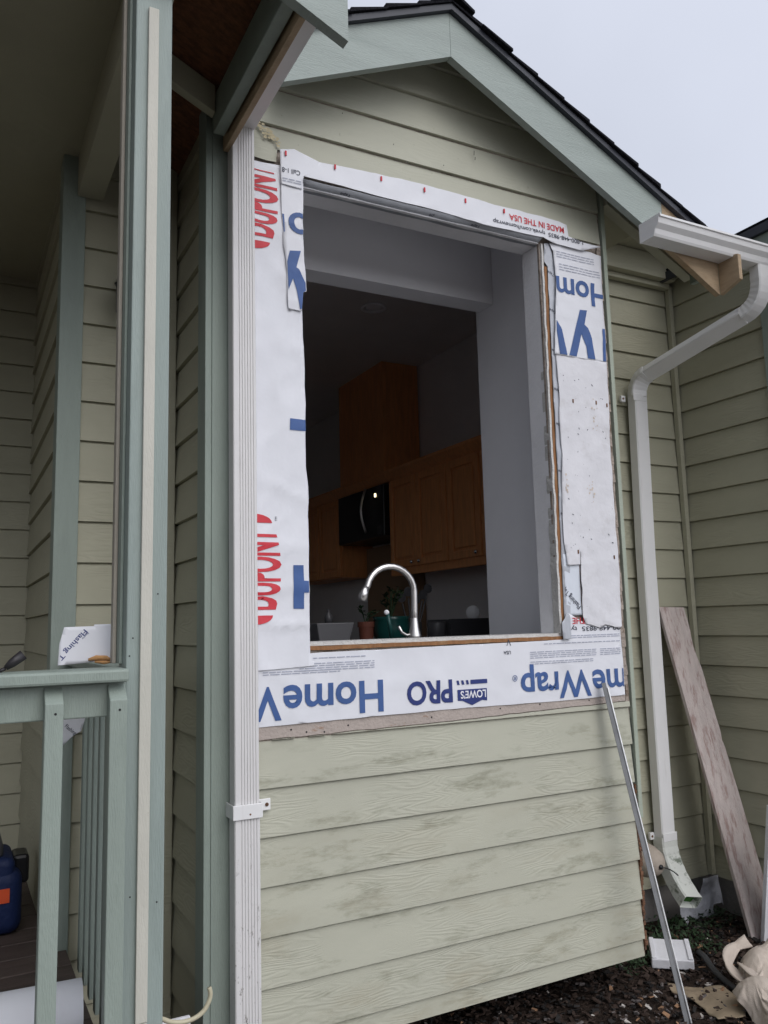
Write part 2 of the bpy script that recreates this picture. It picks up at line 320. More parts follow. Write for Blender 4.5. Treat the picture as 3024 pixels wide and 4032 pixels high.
def text_tris(s, cap, org, ang=0, width=None, bold=0.0, xs=1.0, warp=None):
    """triangles of a line of type; cap = capital height in metres; baseline starts at org; ang in degrees"""
    cu = bpy.data.curves.new('t', 'FONT'); cu.body = s; cu.size = 1; cu.offset = bold; cu.resolution_u = 4
    ref = bpy.data.curves.new('r', 'FONT'); ref.body = 'H'; ref.size = 1
    def mesh_of(c):
        o = bpy.data.objects.new('t', c); C.objects.link(o); dg = bpy.context.evaluated_depsgraph_get()
        me = bpy.data.meshes.new_from_object(o.evaluated_get(dg)); bpy.data.objects.remove(o); return me
    rm = mesh_of(ref); H = max(v.co.y for v in rm.vertices); bpy.data.meshes.remove(rm)
    me = mesh_of(cu); bm = bmesh.new(); bm.from_mesh(me); bmesh.ops.triangulate(bm, faces=bm.faces)
    k = cap/H; x0 = min(v.co.x for v in bm.verts); x1 = max(v.co.x for v in bm.verts)
    kx = width/(x1-x0) if width else k*xs
    ca, sa = cs(R(ang)), sn(R(ang)); out = []
    for f in bm.faces:
        t = []
        for v in f.verts:
            x, y = (v.co.x-x0)*kx, v.co.y*k
            if warp: x, y = warp(x, y)
            t.append((org[0]+x*ca-y*sa, org[1]+x*sa+y*ca))
        out.append(t)
    bm.free(); bpy.data.meshes.remove(me); bpy.data.curves.remove(cu); bpy.data.curves.remove(ref)
    return out
def clip_tris(tris, x0, x1, y0, y1):
    o = []
    for t in tris:
        q = clip_box(list(t), x0, x1, y0, y1)
        for i in range(1, len(q)-1): o.append([q[0], q[i], q[i+1]])
    return o
def jag(pts, step=0.04, amp=0.002, seed=0):
    rnd = random.Random(seed); out = []
    for i in range(len(pts)-1):
        a, b = pts[i], pts[i+1]; L = math.hypot(b[0]-a[0], b[1]-a[1]); n = max(1, int(L/step))
        for k in range(n):
            t = k/n; out.append((a[0]+(b[0]-a[0])*t+rnd.uniform(-amp, amp), a[1]+(b[1]-a[1])*t+rnd.uniform(-amp, amp)))
    out.append(pts[-1]); return out

# ================================================================== GROUND
GZ = -1.5
def gh(x, y):
    return GZ + 0.018*noise.noise((x*4, y*4, 0)) + 0.01*noise.noise((x*13, y*13, 3))
g = MB(); N = 90
for i in range(N):
    for j in range(N):
        x0, x1 = 0.8+i*3.4/N, 0.8+(i+1)*3.4/N; y0, y1 = 1.2+j*2.4/N, 1.2+(j+1)*2.4/N
        g.face([(x0, y0, gh(x0, y0)), (x1, y0, gh(x1, y0)), (x1, y1, gh(x1, y1)), (x0, y1, gh(x0, y1))])
BIG = 300
for x0, x1, y0, y1 in ((-BIG, 0.8, -BIG, BIG), (4.2, BIG, -BIG, BIG), (0.8, 4.2, -BIG, 1.2), (0.8, 4.2, 3.6, BIG)):
    g.face([(x0, y0, GZ-.01), (x1, y0, GZ-.01), (x1, y1, GZ-.01), (x0, y1, GZ-.01)])
part('ground', g, m_soil, None, 'dark soil and mulch ground in front of the house', kind='structure', smooth=True)
pv = MB(); pv.box(.6, 9, -9, .9, GZ-.1, GZ+.004); part('path', pv, M('bounce_slab', (.33, .32, .30), .9, .1, 3, .2, 60), None, 'added pale slab out of view, bouncing light up at the house', kind='structure')  # unseen pale slab, added to bounce light onto undersides and into the opening

# loose chips, leaves and plaster crumbs on the soil
m_ch = [M('chip_%s' % n, c, 0.85, 0.3, 40, 0.3, 90) for n, c in (('bark', (0.042, 0.026, 0.019)), ('grey', (0.15, 0.13, 0.125)), ('tan', (0.33, 0.19, 0.11)), ('pale', (0.52, 0.48, 0.44)), ('dark', (0.015, 0.013, 0.012)))]
ch = MB()
for k in range(8500):
    x = random.uniform(1.15, 3.5); y = random.uniform(1.5, 3.1)
    near = 1 if y < 2.63 else 0.5
    mi = random.choices(range(5), (44, 13 if near == 1 else 3, 9 if near == 1 else 1.5, 5.0 if near == 1 else .6, 28))[0]
    L_ = random.uniform(.006, .032)*(1.2 if mi == 0 else 1); w_ = L_*random.uniform(.2, .75); a = random.uniform(0, 6.28); tl = random.uniform(-.6, .6)
    z = gh(x, y)+random.uniform(.0, .014)
    e1 = Vector((cs(a), sn(a), tl*.6))*L_; e2 = Vector((-sn(a), cs(a), random.uniform(-.5, .5)))*w_; c = Vector((x, y, z+.003)); nn = e1.cross(e2).normalized()*random.uniform(.001, .004)
    ch.cur = mi
    P = [c-e1*.5-e2*.4, c+e1*.5-e2*.5, c+e1*.4+e2*.5, c-e1*.45+e2*.35]
    ch.hexa([p-nn for p in P]+[p+nn for p in P])
part('bark_mulch', ch, m_ch, None, 'loose bark chips, leaves and pale crumbs scattered on the soil', merge=False, kind='stuff')
lf = MB()
for k in range(2600):
    x = random.uniform(2.56, 3.5); y = random.uniform(2.72, 3.14)
    dens = noise.noise((x*5, y*5, 8))
    if y < 2.78+.1*dens or (x > 3.15 and y < 2.95): continue
    z = gh(x, y)+random.uniform(0, .05+.04*dens)
    a = random.uniform(0, 6.28); L_ = random.uniform(.01, .028); w_ = L_*.55; e1 = Vector((cs(a), sn(a), random.uniform(-.2, .8)))*L_; e2 = Vector((-sn(a), cs(a), random.uniform(-.4, .4)))*w_
    c = Vector((x, y, z))
    lf.face([c-e1*.5, c-e2*.5, c+e1*.5+Vector((0, 0, .003)), c+e2*.5])
part('ground_cover', lf, m_leaf, None, 'low dark green creeping plants below the recessed wall', merge=False, kind='stuff')

# ================================================================== HOUSE
H = thing('house', 'pale green lap-sided house with a gabled kitchen bump-out and one bare window opening', 'house', (1.647, 2.63, GZ))
XL, XR, YF, YW = 0.757, 2.536, 2.642, 3.16       # bump-out left, right, sheathing face, recessed wall face
ZB = -1.352
Pf = lambda u, z, o: (u, YF-o, z)
# facade siding below the wrap
fs = MB()
EX = 0.1523; Z1 = -0.5236
left_x, right_x = 0.842, XR-0.012
top = jag([(left_x, -0.372), (1.268, -0.369), (1.6, -0.366), (right_x, -0.350)], 0.05, .002, 1)
low = [(left_x, ZB), (right_x, ZB)]
for i in range(len(top)-1):
    a, b = top[i], top[i+1]
    lap(fs, [(a[0], ZB), (b[0], ZB), b, a], Z1, EX, Pf)
# gable: columns between the cut line above the wrap and the roof line
cut = [(0.842, 1.672), (0.905, 1.668), (0.985, 1.666), (0.990, 1.720), (1.048, 1.733), (1.15, 1.712), (1.394, 1.724), (1.644, 1.729), (1.883, 1.722), (2.158, 1.722), (2.26, 1.722), (2.325, 1.716),
       (2.330, 1.658), (2.41, 1.650), (2.522, 1.650)]
cut = jag(cut, .035, .0025, 3)
roofz = lambda x: 2.374-0.5*(x-1.647) if x > 1.647 else 2.374-0.46*(1.647-x)
cols = sorted(set([p[0] for p in cut]+[1.647]))
gs = MB()
def interp(pl, x):
    for i in range(len(pl)-1):
        if pl[i][0] <= x <= pl[i+1][0] and pl[i+1][0] > pl[i][0]:
            t = (x-pl[i][0])/(pl[i+1][0]-pl[i][0]); return pl[i][1]+(pl[i+1][1]-pl[i][1])*t
    return pl[-1][1]
cc = [cut[0]]
for p in cut[1:]:
    if p[0] > cc[-1][0]+1e-4: cc.append(p)
    else: cc[-1] = (cc[-1][0], max(cc[-1][1], p[1]))
for i in range(len(cc)-1):
    a, b = cc[i], cc[i+1]
    seg = [a, b] if not (a[0] < 1.647 < b[0]) else [a, (1.647, interp(cc, 1.647)), b]
    for s_ in range(len(seg)-1):
        p, q = seg[s_], seg[s_+1]
        lap(gs, [p, q, (q[0], roofz(q[0])), (p[0], roofz(p[0]))], 1.812, EX, Pf)
part('siding_wall', gs, m_gab, H, 'gable siding above the window opening, cut ragged along its lower edge')
part('siding_wall', fs, m_fac, H, 'siding below the window opening, stained green and brown')
# bare unpainted board strip just under the wrap
pb = MB(); tp = [(x, z+.0025) for x, z in top]
for i in range(len(tp)-1):
    a, b = tp[i], tp[i+1]; pb.hexa([(a[0], YF-.0085, a[1]), (b[0], YF-.0085, b[1]), (b[0], YF-.001, b[1]), (a[0], YF-.001, a[1]), (a[0], YF-.0075, -0.30), (b[0], YF-.0075, -0.30), (b[0], YF-.001, -0.30), (a[0], YF-.001, -0.30)])
part('bare_board_strip', pb, m_peel, H, 'bare pinkish board strip with nail holes and brown peeled paint')
nh = MB()
for x, z in ((1.075, -.357), (1.23, -.347), (1.565, -.345), (1.87, -.335), (2.06, -.332), (2.31, -.333), (1.02, -.345), (1.14, -.362)):
    nh.lathe((x, YF-.0092, z), [(0, 0), (.0032, 0), (.0032, .002)], 8, 'y')
part('nail_hole', nh, m_blk, H)
gm = MB(); rn_ = random.Random(12)
for k in range(46):
    t = rn_.random(); x = .915+.075*t+rn_.gauss(0, .011); z = 1.795-.050*t+rn_.gauss(0, .010); r_ = rn_.uniform(.003, .008)
    p = Vector((x, YF-.0185, z)); gm.face([p+Vector((r_*cs(a), -.0003*k/10, r_*.7*sn(a))) for a in (0, .8, 1.6, 2.4, 3.2, 4.0, 4.8, 5.5)])
part('foam_stain', gm, M('orange_foam_stain', (.47, .41, .27), .9, .15, 40, .3, 90), H, 'orange foam smear on the gable siding above the wrap', merge=False, kind='stuff')
gm = MB()
for x, z, l in ((1.852, 1.915, .02), (1.856, 1.895, .014), (1.47, 1.86, .006), (1.53, 1.80, .007), (1.25, 1.93, .005), (1.70, 1.83, .005)):
    gm.face([(x-.0015, YF-.0190, z), (x+.0015, YF-.0190, z), (x+.003, YF-.0190, z+l), (x, YF-.0190, z+l*1.1)])
part('scuff_mark', gm, m_blk, H, merge=False)
# sheathing behind, with the opening, ragged edges
ox0, ox1, oz0, oz1 = 1.075, 2.182, -0.078, 1.612
sh = MB()
for x0, x1, z0, z1 in ((XL, ox0, -.42, 2.0), (ox1, XR-.004, -.42, 2.0), (ox0, ox1, -.42, oz0-.002), (ox0, ox1, oz1+.03, 2.0)):
    sh.box(x0, x1, YF, YF+.012, z0, z1)
part('sheathing', sh, m_edge, H)
# ragged raw strip down the right edge, between wrap and corner board
rs = MB(); rnd = random.Random(5)
for k in range(52):
    z = -.36+k*.039; w0 = rnd.uniform(2.500, 2.508); w1 = rnd.uniform(2.519, 2.527)
    rs.hexa([(w0, YF-.012, z), (w1, YF-.012, z), (w1, YF, z), (w0, YF, z), (w0+rnd.uniform(-.003, .003), YF-.010, z+.039), (w1, YF-.010, z+.039), (w1, YF, z+.039), (w0, YF, z+.039)])
part('raw_edge_strip', rs, m_edge, H, 'ragged bare siding edge right of the torn wrap')
rt_ = MB()
for k in range(34):
    z = -1.33+k*.019; a = rnd.uniform(.002, .012)
    rt_.box(XR-.012, XR-.004+a*.6, YF-.004-a, YF+.02, z, z+.017)
part('rotten_edge', rt_, m_rot, H, 'dark rotten bottom corner of the bump-out')
# corner boards of the bump-out
cb = MB(); cb.box(XL-.012, 0.842, YF-.022, YF-.001, ZB-.02, 1.83); part('corner_board', cb, m_trim, H, 'left corner board behind the fluted downspout', bevel=.002)
cb = MB(); cb.box(XL-.034, XL-.012, YF-.019, YF+.075, ZB-.02, 1.83); part('corner_board', cb, m_trim, H, bevel=.002)
cb = MB(); cb.box(XR-.004, XR+.017, YF-.020, YF+.075, -.82, 1.98); part('corner_board', cb, m_lt, H, 'thin right corner board edge', bevel=.002)
# bump-out left side wall, facing left
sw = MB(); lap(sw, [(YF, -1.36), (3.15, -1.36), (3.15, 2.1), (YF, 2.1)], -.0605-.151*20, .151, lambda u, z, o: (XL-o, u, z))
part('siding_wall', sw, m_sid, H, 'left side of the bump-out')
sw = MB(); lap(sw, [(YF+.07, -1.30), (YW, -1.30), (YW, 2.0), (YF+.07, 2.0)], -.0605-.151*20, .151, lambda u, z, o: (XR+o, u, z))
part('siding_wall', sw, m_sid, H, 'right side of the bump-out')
# porch back wall (right of porch corner), recessed right wall, right wing wall
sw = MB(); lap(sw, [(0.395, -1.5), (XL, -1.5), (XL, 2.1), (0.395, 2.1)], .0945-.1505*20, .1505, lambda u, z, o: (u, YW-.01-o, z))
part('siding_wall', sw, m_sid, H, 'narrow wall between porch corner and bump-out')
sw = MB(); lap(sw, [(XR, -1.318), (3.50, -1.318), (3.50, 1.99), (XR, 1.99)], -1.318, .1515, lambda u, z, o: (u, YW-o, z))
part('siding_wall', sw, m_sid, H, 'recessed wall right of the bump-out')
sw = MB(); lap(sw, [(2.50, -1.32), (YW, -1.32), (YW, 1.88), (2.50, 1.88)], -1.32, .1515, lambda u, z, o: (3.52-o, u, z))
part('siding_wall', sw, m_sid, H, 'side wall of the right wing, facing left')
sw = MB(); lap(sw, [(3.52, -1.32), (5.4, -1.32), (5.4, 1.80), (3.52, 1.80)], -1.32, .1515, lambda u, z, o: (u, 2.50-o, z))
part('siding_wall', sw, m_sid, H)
cb = MB(); cb.box(3.495, 3.512, 2.485, 2.572, -1.34, 1.83); cb.box(3.512, 3.60, 2.468, 2.4845, -1.34, 1.83); part('corner_board', cb, m_trim, H, bevel=.002)
cb = MB(); cb.box(3.475, 3.503, YW-.045, YW-.016, -1.31, 1.82); part('corner_bead', cb, m_sid, H, bevel=.002)
cb = MB(); cb.box(XL-.045, XL-.016, YW-.052, YW-.025, -1.48, 1.95); part('corner_bead', cb, m_sid, H, bevel=.002)
# porch corner board and the porch side wall and rear wall
cb = MB(); cb.box(0.315, 0.397, YW-.034, YW-.012, -1.10, 1.84); cb.box(0.315, 0.334, YW-.0115, YW+.07, -1.10, 1.84); part('corner_board', cb, m_trim, H, 'corner board at the porch', bevel=.002)
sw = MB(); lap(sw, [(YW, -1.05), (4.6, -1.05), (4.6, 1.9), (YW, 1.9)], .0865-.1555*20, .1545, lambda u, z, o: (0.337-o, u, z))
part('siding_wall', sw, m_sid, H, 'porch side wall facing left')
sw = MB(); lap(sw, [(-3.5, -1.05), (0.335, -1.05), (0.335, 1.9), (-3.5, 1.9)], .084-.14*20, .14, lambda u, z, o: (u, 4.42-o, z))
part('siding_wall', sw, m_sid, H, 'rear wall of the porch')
# foundations
fd = MB(); fd.box(XR+.01, 3.52, YW+.03, YW+.15, -1.6, -1.305); fd.box(.40, XR+.008, YW+.03, YW+.15, -1.6, -1.305); fd.box(3.56, 3.66, 2.53, 3.2, -1.6, -1.31)
part('foundation', fd, m_conc, H)
bk = MB(); bk.box(XL+.0, XR-.0, YF+.003, YW, ZB+.002, ZB+.02); part('sill_plate', bk, m_rot, H)
# ---- roof of the bump-out
def rake(mb, off0, off1, y0, y1, xl, xr, plumb=True):
    """board following the gable; off0/off1 below the roof line"""
    for xa, xb in ((xl, 1.647), (1.647, xr)):
        P = [(xa, roofz(xa)-off0), (xb, roofz(xb)-off0), (xb, roofz(xb)-off1), (xa, roofz(xa)-off1)]
        mb.prism(P, 'y', y0, y1)
bg = MB()
P = [(0.95, roofz(.95)-.187), (1.647, 2.187), (1.647, 2.374), (.95, roofz(.95))]; bg.prism(P, 'y', 2.46, 2.492)
part('barge_board', bg, m_barge, H, 'left slope of the gable fascia', bevel=.0015)
bg = MB(); P = [(1.6475, 2.187), (2.74, roofz(2.74)-.187), (2.74, roofz(2.74)), (1.6475, 2.374)]; bg.prism(P, 'y', 2.46, 2.492)
part('barge_board', bg, m_barge, H, 'right slope of the gable fascia', bevel=.0015)
bg = MB(); P = [(2.742, roofz(2.742)-.19), (3.078, roofz(3.078)-.205), (3.078, roofz(3.078)), (2.742, roofz(2.742))]; bg.prism(P, 'y', 2.461, 2.49)
bg.prism([(2.352, roofz(3.078)-.168), (2.461, roofz(3.078)-.205), (2.461, roofz(3.078)-.02), (2.352, roofz(3.078)-.05)], 'x', 3.079, 3.10)
part('barge_board', bg, m_raw, H, 'unpainted raw wood end of the gable fascia under the gutter', bevel=.0015)
fr = MB(); fr.prism([(2.553, roofz(2.553)-.075), (3.07, roofz(3.07)-.075), (3.07, roofz(3.07)-.012), (2.553, roofz(2.553)-.012)], 'y', 2.60, 2.652)
part('fly_rafter', fr, m_gab, H, bevel=.0015)
fr = MB(); fr.box(3.045, 3.07, 2.494, 2.598, roofz(3.07)-.11, roofz(3.07)-.02); part('rafter_block', fr, m_trim, H, bevel=.0015)
# roof deck under side + shingles
rd = MB()
for xa, xb, y1 in ((0.93, 1.647, 3.2), (1.647, 2.56, 3.2), (2.56, 2.80, 2.97), (2.80, 3.09, 2.70)):
    P = [(xa, roofz(xa)), (xb, roofz(xb)), (xb, roofz(xb)+.012), (xa, roofz(xa)+.012)]
    rd.prism([(p[0], p[1]+.0005) for p in P], 'y', 2.494, y1)
part('roof_deck', rd, m_sid, H)
dr = MB()
for xa, xb in ((0.93, 1.647), (1.647, 3.09)):
    dr.prism([(xa, roofz(xa)+.001), (xb, roofz(xb)+.001), (xb, roofz(xb)+.027), (xa, roofz(xa)+.027)], 'y', 2.438, 2.4935)
part('drip_edge', dr, m_drip, H)
rsn = MB(); rr = random.Random(2)
def shingle_run(mb, xa, xb, y0, y1, zf, n, base):
    for k in range(n):
        u0_ = xa+(xb-xa)*k/n; u1_ = xa+(xb-xa)*(k+1)/n; t = .006
        lo_h = base+.014; hi_h = base+.006; yj = y0+rr.uniform(-.010, .006)
        # lower end of each course (towards xb) is thicker
        P = [(u0_, zf(u0_)+base), (u1_+.01*(1 if xb > xa else -1), zf(u1_)+base), (u1_+.01*(1 if xb > xa else -1), zf(u1_)+lo_h+rr.uniform(-.003, .004)), (u0_, zf(u0_)+hi_h)]
        mb.prism(P, 'y', yj, y1)
shingle_run(rsn, 1.647, 3.095, 2.425, 2.7, roofz, 11, .028)
shingle_run(rsn, 1.647, 2.56, 2.7, 3.2, roofz, 7, .028)
shingle_run(rsn, 1.647, 0.92, 2.425, 3.2, roofz, 5, .028)
rsn.prism([(1.555, roofz(1.555)+.047), (1.647, 2.374+.052), (1.74, roofz(1.74)+.047), (1.74, roofz(1.74)+.058), (1.647, 2.374+.066), (1.555, roofz(1.555)+.058)], 'y', 2.415, 3.2)
part('roof_shingles', rsn, m_shing, H, 'dark asphalt shingles on the gable')
# soffit and frieze over the recess
sf = MB(); sf.box(2.56, 3.55, 2.80, 3.2, 1.965, 1.975); part('soffit', sf, m_sid, H)
fz = MB(); fz.box(XR+.02, 3.475, YW-.10, YW-.016, 1.83, 1.96); part('frieze_board', fz, m_sid, H, bevel=.002)
fz = MB(); fz.box(XR+.02, 3.475, YW-.055, YW-.0155, 1.80, 1.8285); part('frieze_moulding', fz, m_sid, H, bevel=.002)
# right wing roof (eave runs towards the viewer)
rw = MB(); rw.prism([(3.425, 1.845), (5.4, 2.83), (5.4, 2.87), (3.405, 1.885)], 'y', 0.9, 4.6); part('roof_shingles', rw, m_shing, H, 'dark roof edge of the right wing')
rw = MB(); rw.box(3.40, 3.424, 0.9, 4.6, 1.825, 1.868); part('drip_edge', rw, m_drip, H)
rw = MB(); rw.box(3.42, 3.44, 0.9, 2.55, 1.75, 1.822); part('fascia_board', rw, m_trim, H, 'green fascia of the right wing eave')
rw = MB(); rw.box(3.442, 5.4, 0.9, 2.49, 1.68, 1.70); part('soffit', rw, m_sid, H)

# ---- porch roof
pz = lambda x: 1.805+0.48*(0.766-x)
pr_ = MB(); pr_.prism([(0.80, pz(.80)), (-0.9, pz(-.9)), (-0.9, pz(-.9)+.014), (0.80, pz(.80)+.014)], 'y', 1.90, 4.4); part('roof_deck', pr_, m_osb, H, 'bare dark brown sheathing under the porch roof')
pr_ = MB(); pr_.prism([(0.83, pz(.83)+.016), (-0.9, pz(-.9)+.016), (-2.6, pz(.8)+.016), (-2.6, pz(.8)+.05), (-0.9, pz(-.9)+.05), (0.83, pz(.83)+.05)], 'y', 1.86, 4.6); part('roof_shingles', pr_, m_shing, H, 'porch roof shingles')
pr_ = MB(); P = [(-0.9, pz(-.9)-.21), (0.905, 1.582), (0.905, 1.80), (0.86, 1.82), (-0.9, pz(-.9)+.012)]; pr_.prism(P, 'y', 1.85, 1.884)
part('barge_board', pr_, m_barge, H, 'green fascia end of the porch gable at the top of the photo', bevel=.0015)
pr_ = MB(); pr_.box(.728, .768, 1.89, 2.555, 1.668, 1.80); part('eave_beam', pr_, m_trim, H, bevel=.003)
pr_ = MB(); pr_.prism([(.725, pz(.725)-.105), (.725, pz(.725)-.005), (-.6, pz(-.6)-.005), (-.6, pz(-.6)-.105)], 'y', 2.515, 2.553); part('rafter', pr_, m_sid, H, bevel=.003)
pr_ = MB(); pr_.box(.7765, .797, 1.89, 2.60, 1.64, 1.80); part('sub_fascia', pr_, m_raw, H, 'raw wood board beside the porch gutter', bevel=.002)
pr_ = MB(); pr_.box(.366, .459, 1.90, YW-.035, 1.64, 1.82); part('porch_beam', pr_, m_sid, H, bevel=.003)
pr_ = MB(); pr_.box(-2.6, .366, 1.90, 4.42, 1.80, 1.83); part('porch_ceiling', pr_, m_sid, H, 'flat dark ceiling above the porch')
pr_ = MB(); pr_.box(-2.6, .46, 1.905, 1.94, 1.82, 2.5); part('porch_gable_wall', pr_, m_sid, H)
# post
pp = MB(); pp.box(.3555, .4460, 1.94, 2.03, -1.5, 1.64); part('porch_post', pp, m_post, H, 'green square porch post', bevel=.003)
ps = MB(); ps.box(.3850, .4105, 1.930, 1.9395, -.84, 1.562); ps.box(.3845, .4100, 1.929, 1.9395, -1.5, -.8415); part('post_strip', ps, m_cream, H, 'cream strip down the face of the porch post', bevel=.0015)
ps = MB(); ps.box(.3390, .3480, 2.02, 2.05, -.078, 1.64); part('screen_stop', ps, m_stop, H, bevel=.002)
ps = MB(); ps.box(.3485, .3550, 1.985, 2.04, -.078, 1.64); part('screen_stop', ps, m_trim, H, bevel=.001)
nl = MB()
for x, z in ((.363, -.06), (.43, -.60), (.372, -.58), (.425, .08), (.37, -.02)): nl.lathe((x, 1.9392, z), [(0, 0), (.002, 0), (.002, .001)], 6, 'y')
part('nail_head', nl, m_blk, H)
# deck
dk = MB(); 
for k in range(19):
    y = 1.96+k*.14
    if y > 4.4: break
    dk.box(-3.0, .335 if y > 3.0 else .385, y, y+.134, -1.075, -1.05)
part('deck_boards', dk, m_deck, H, 'dark brown porch floor', bevel=.003)
dk = MB(); dk.box(.345, .385, 1.95, 3.12, -1.25, -1.077); dk.box(-3, .343, 1.93, 1.955, -1.25, -1.06); part('deck_joist', dk, m_deck, H)

# ---- interior of the bump-out and kitchen
jm = MB()
jm.box(2.183, 2.20, YF+.001, 2.76, -.06, 1.60); part('window_jamb', jm, m_inj, H); jm = MB(); jm.box(ox0-.012, ox0+.006, YF+.001, 2.76, -.06, 1.60)
part('window_jamb', jm, m_inj, H)
jm = MB(); jm.box(ox0-.012, 2.20, YF+.001, 2.76, 1.602, 1.63); part('window_head', jm, m_inj, H)
jm = MB(); jm.box(ox0, 2.195, YF-.004, 2.80, -.0725, -.060); part('window_sill', jm, [m_plas], H, 'rough pale sill of the bare window opening')
sl = jag([(1.082, -.0755), (2.20, -.0735)], .03, .0012, 8); s2 = MB()
for i in range(len(sl)-1):
    a, b = sl[i], sl[i+1]; s2.hexa([(a[0], YF-.0105, a[1]-.012), (b[0], YF-.0105, b[1]-.012), (b[0], YF+.02, b[1]-.012), (a[0], YF+.02, a[1]-.012), (a[0], YF-.0105, a[1]+.002), (b[0], YF-.0105, b[1]+.002), (b[0], YF+.02, b[1]+.002), (a[0], YF+.02, a[1]+.002)])
part('sill_wood_edge', s2, m_brwn, H, 'brown wood edge under the sill')
# plaster, wood and tape lines of the right jamb
def vstrip(pts, w, y0, y1, mat, name, amp, seed, lab=None):
    rn = random.Random(seed); b = MB(); P = []
    for i in range(len(pts)-1):
        n = max(2, int(abs(pts[i+1][1]-pts[i][1])/.03))
        for k in range(n):
            t = k/n; P.append((pts[i][0]+(pts[i+1][0]-pts[i][0])*t+rn.uniform(-amp, amp), pts[i][1]+(pts[i+1][1]-pts[i][1])*t))
    P.append(pts[-1])
    for i in range(len(P)-1):
        a, c = P[i], P[i+1]
        b.hexa([(a[0], y0, a[1]), (a[0]+w, y0, a[1]), (a[0]+w, y1, a[1]), (a[0], y1, a[1]), (c[0], y0, c[1]), (c[0]+w, y0, c[1]), (c[0]+w, y1, c[1]), (c[0], y1, c[1])])
    return part(name, b, mat, H, lab)
vstrip([(2.178, -.06), (2.183, .5), (2.184, 1.0), (2.187, 1.60)], .010, YF-.010, YF+.03, m_plas, 'plaster_edge', .0022, 1, 'crumbling plaster edge beside the right jamb')
vstrip([(2.190, -.01), (2.195, .5), (2.197, 1.0), (2.201, 1.50)], .014, YF-.0075, YF+.02, m_brwn, 'wood_edge', .0006, 2, 'narrow brown wood edge beside the right jamb')
it = MB(); it.box(2.30, 2.32, 2.77, 3.30, -1.0, 2.2); it.box(2.201, 2.299, 2.745, 2.765, -1, 2.2); it.box(2.322, 3.5, 3.24, 3.30, -1.0, 2.2); it.box(.84, .86, 2.77, 3.3, -1.0, 2.2); it.box(.861, 1.06, 2.745, 2.765, -1, 2.2); it.box(.37, .838, 3.24, 3.30, -1.0, 2.2)
it.box(.861, 2.299, 2.745, 2.765, 1.645, 2.2)
part('interior_wall', it, m_in, H, 'pale grey interior walls of the bump-out')
it = MB(); it.box(.862, 2.298, 3.15, 3.27, 1.535, 2.2); part('interior_header', it, m_in, H, 'dropped beam inside the window')
it = MB(); it.box(.8, 2.4, 2.7, 3.3, 2.0, 2.05); part('interior_ceiling', it, m_in, H)
it = MB(); it.box(.37, 3.45, 3.3, 9.0, 2.13, 2.18); part('kitchen_ceiling', it, m_dkw, H)
it = MB(); it.box(3.40, 3.45, 3.3, 9.0, -1.05, 2.13); it.box(.37, 3.4, 8.9, 9.0, -1.05, 2.13); it.box(.37, .42, 3.3, 5.6, -1.05, 2.13); it.box(.37, .42, 7.0, 8.9, -1.05, 2.13); it.box(.37, .42, 5.6, 7.0, -1.05, -.1); it.box(.37, .42, 5.6, 7.0, 1.2, 2.13); part('kitchen_wall', it, m_dkw, H)  # gap in the unseen left wall added to let more daylight in
it = MB(); it.box(.37, 3.45, 3.30, 9.0, -1.10, -1.05); it.box(.87, 2.3, 2.78, 3.299, -1.10, -1.05); part('kitchen_floor', it, m_deck, H)
it = MB(); it.lathe((2.47, 4.75, 2.127), [(.055, .003), (.085, .003), (.09, -.006), (.075, -.010), (.055, .003)], 28); it.lathe((2.47, 4.75, 2.128), [(0, -.002), (.055, .0005)], 24)
part('recessed_light', it, m_in, H, smooth=True)

# ================================================================== KITCHEN THINGS
K = thing('wall_cabinet', 'run of oak wall cabinets with crown moulding right of the microwave', 'cabinet', (3.2, 4.8, .36))
b = MB(); b.box(3.09, 3.39, 3.5, 5.74, .41, 1.16); part('carcass', b, m_cab, K)
b = MB(); b.prism([(3.04, 1.21), (3.04, 1.19), (3.088, 1.125), (3.12, 1.125), (3.12, 1.21)], 'y', 3.5, 7.6); part('crown_moulding', b, m_cab, K, bevel=.003)
b = MB(); b.box(3.085, 3.12, 3.5, 5.74, .362, .4095); part('valance', b, m_cab, K)
def door(y0, y1, z0, z1, par, knob=None):
    b = MB(); b.box(3.070, 3.0895, y0, y0+.055, z0, z1); b.box(3.070, 3.0895, y1-.055, y1, z0, z1); b.box(3.0705, 3.0890, y0+.0551, y1-.0551, z0, z0+.055); b.box(3.0705, 3.0890, y0+.0551, y1-.0551, z1-.055, z1)
    d = part('door', b, m_cab, par, bevel=.005)
    b = MB(); b.box(3.074, 3.088, y0+.075, y1-.075, z0+.075, z1-.075); part('door_panel', b, m_cab, d, bevel=.008)
    if knob: b = MB(); b.ball((3.055, knob, z0+.03), .014, 12); b.tube([(3.069, knob, z0+.03), (3.058, knob, z0+.03)], .006, 8); part('knob', b, m_chrome, d, smooth=True)
    return d
door(5.31, 5.72, .42, 1.115, K, 5.36); door(4.88, 5.30, .42, 1.115, K, 5.25); door(4.46, 4.86, .42, 1.115, K, 4.50); door(4.03, 4.44, .42, 1.115, K); door(3.6, 4.01, .42, 1.115, K)
K2 = thing('wall_cabinet', 'oak wall cabinet left of the microwave, in deep shade', 'cabinet', (3.2, 7.1, .36))
b = MB(); b.box(3.09, 3.39, 6.66, 7.9, .41, 1.12); part('carcass', b, m_cab, K2); door(6.68, 7.15, .42, 1.115, K2); door(7.17, 7.64, .42, 1.115, K2)
b = MB(); b.box(3.05, 3.39, 5.755, 6.60, 1.215, 2.129); one('vent_chase', b, m_cab, 'tall oak boxed vent chase rising from the cabinets to the ceiling', 'vent chase', bevel=.004)
MW = thing('microwave', 'black over-range microwave with a curved steel handle', 'microwave', (3.2, 6.2, .68))
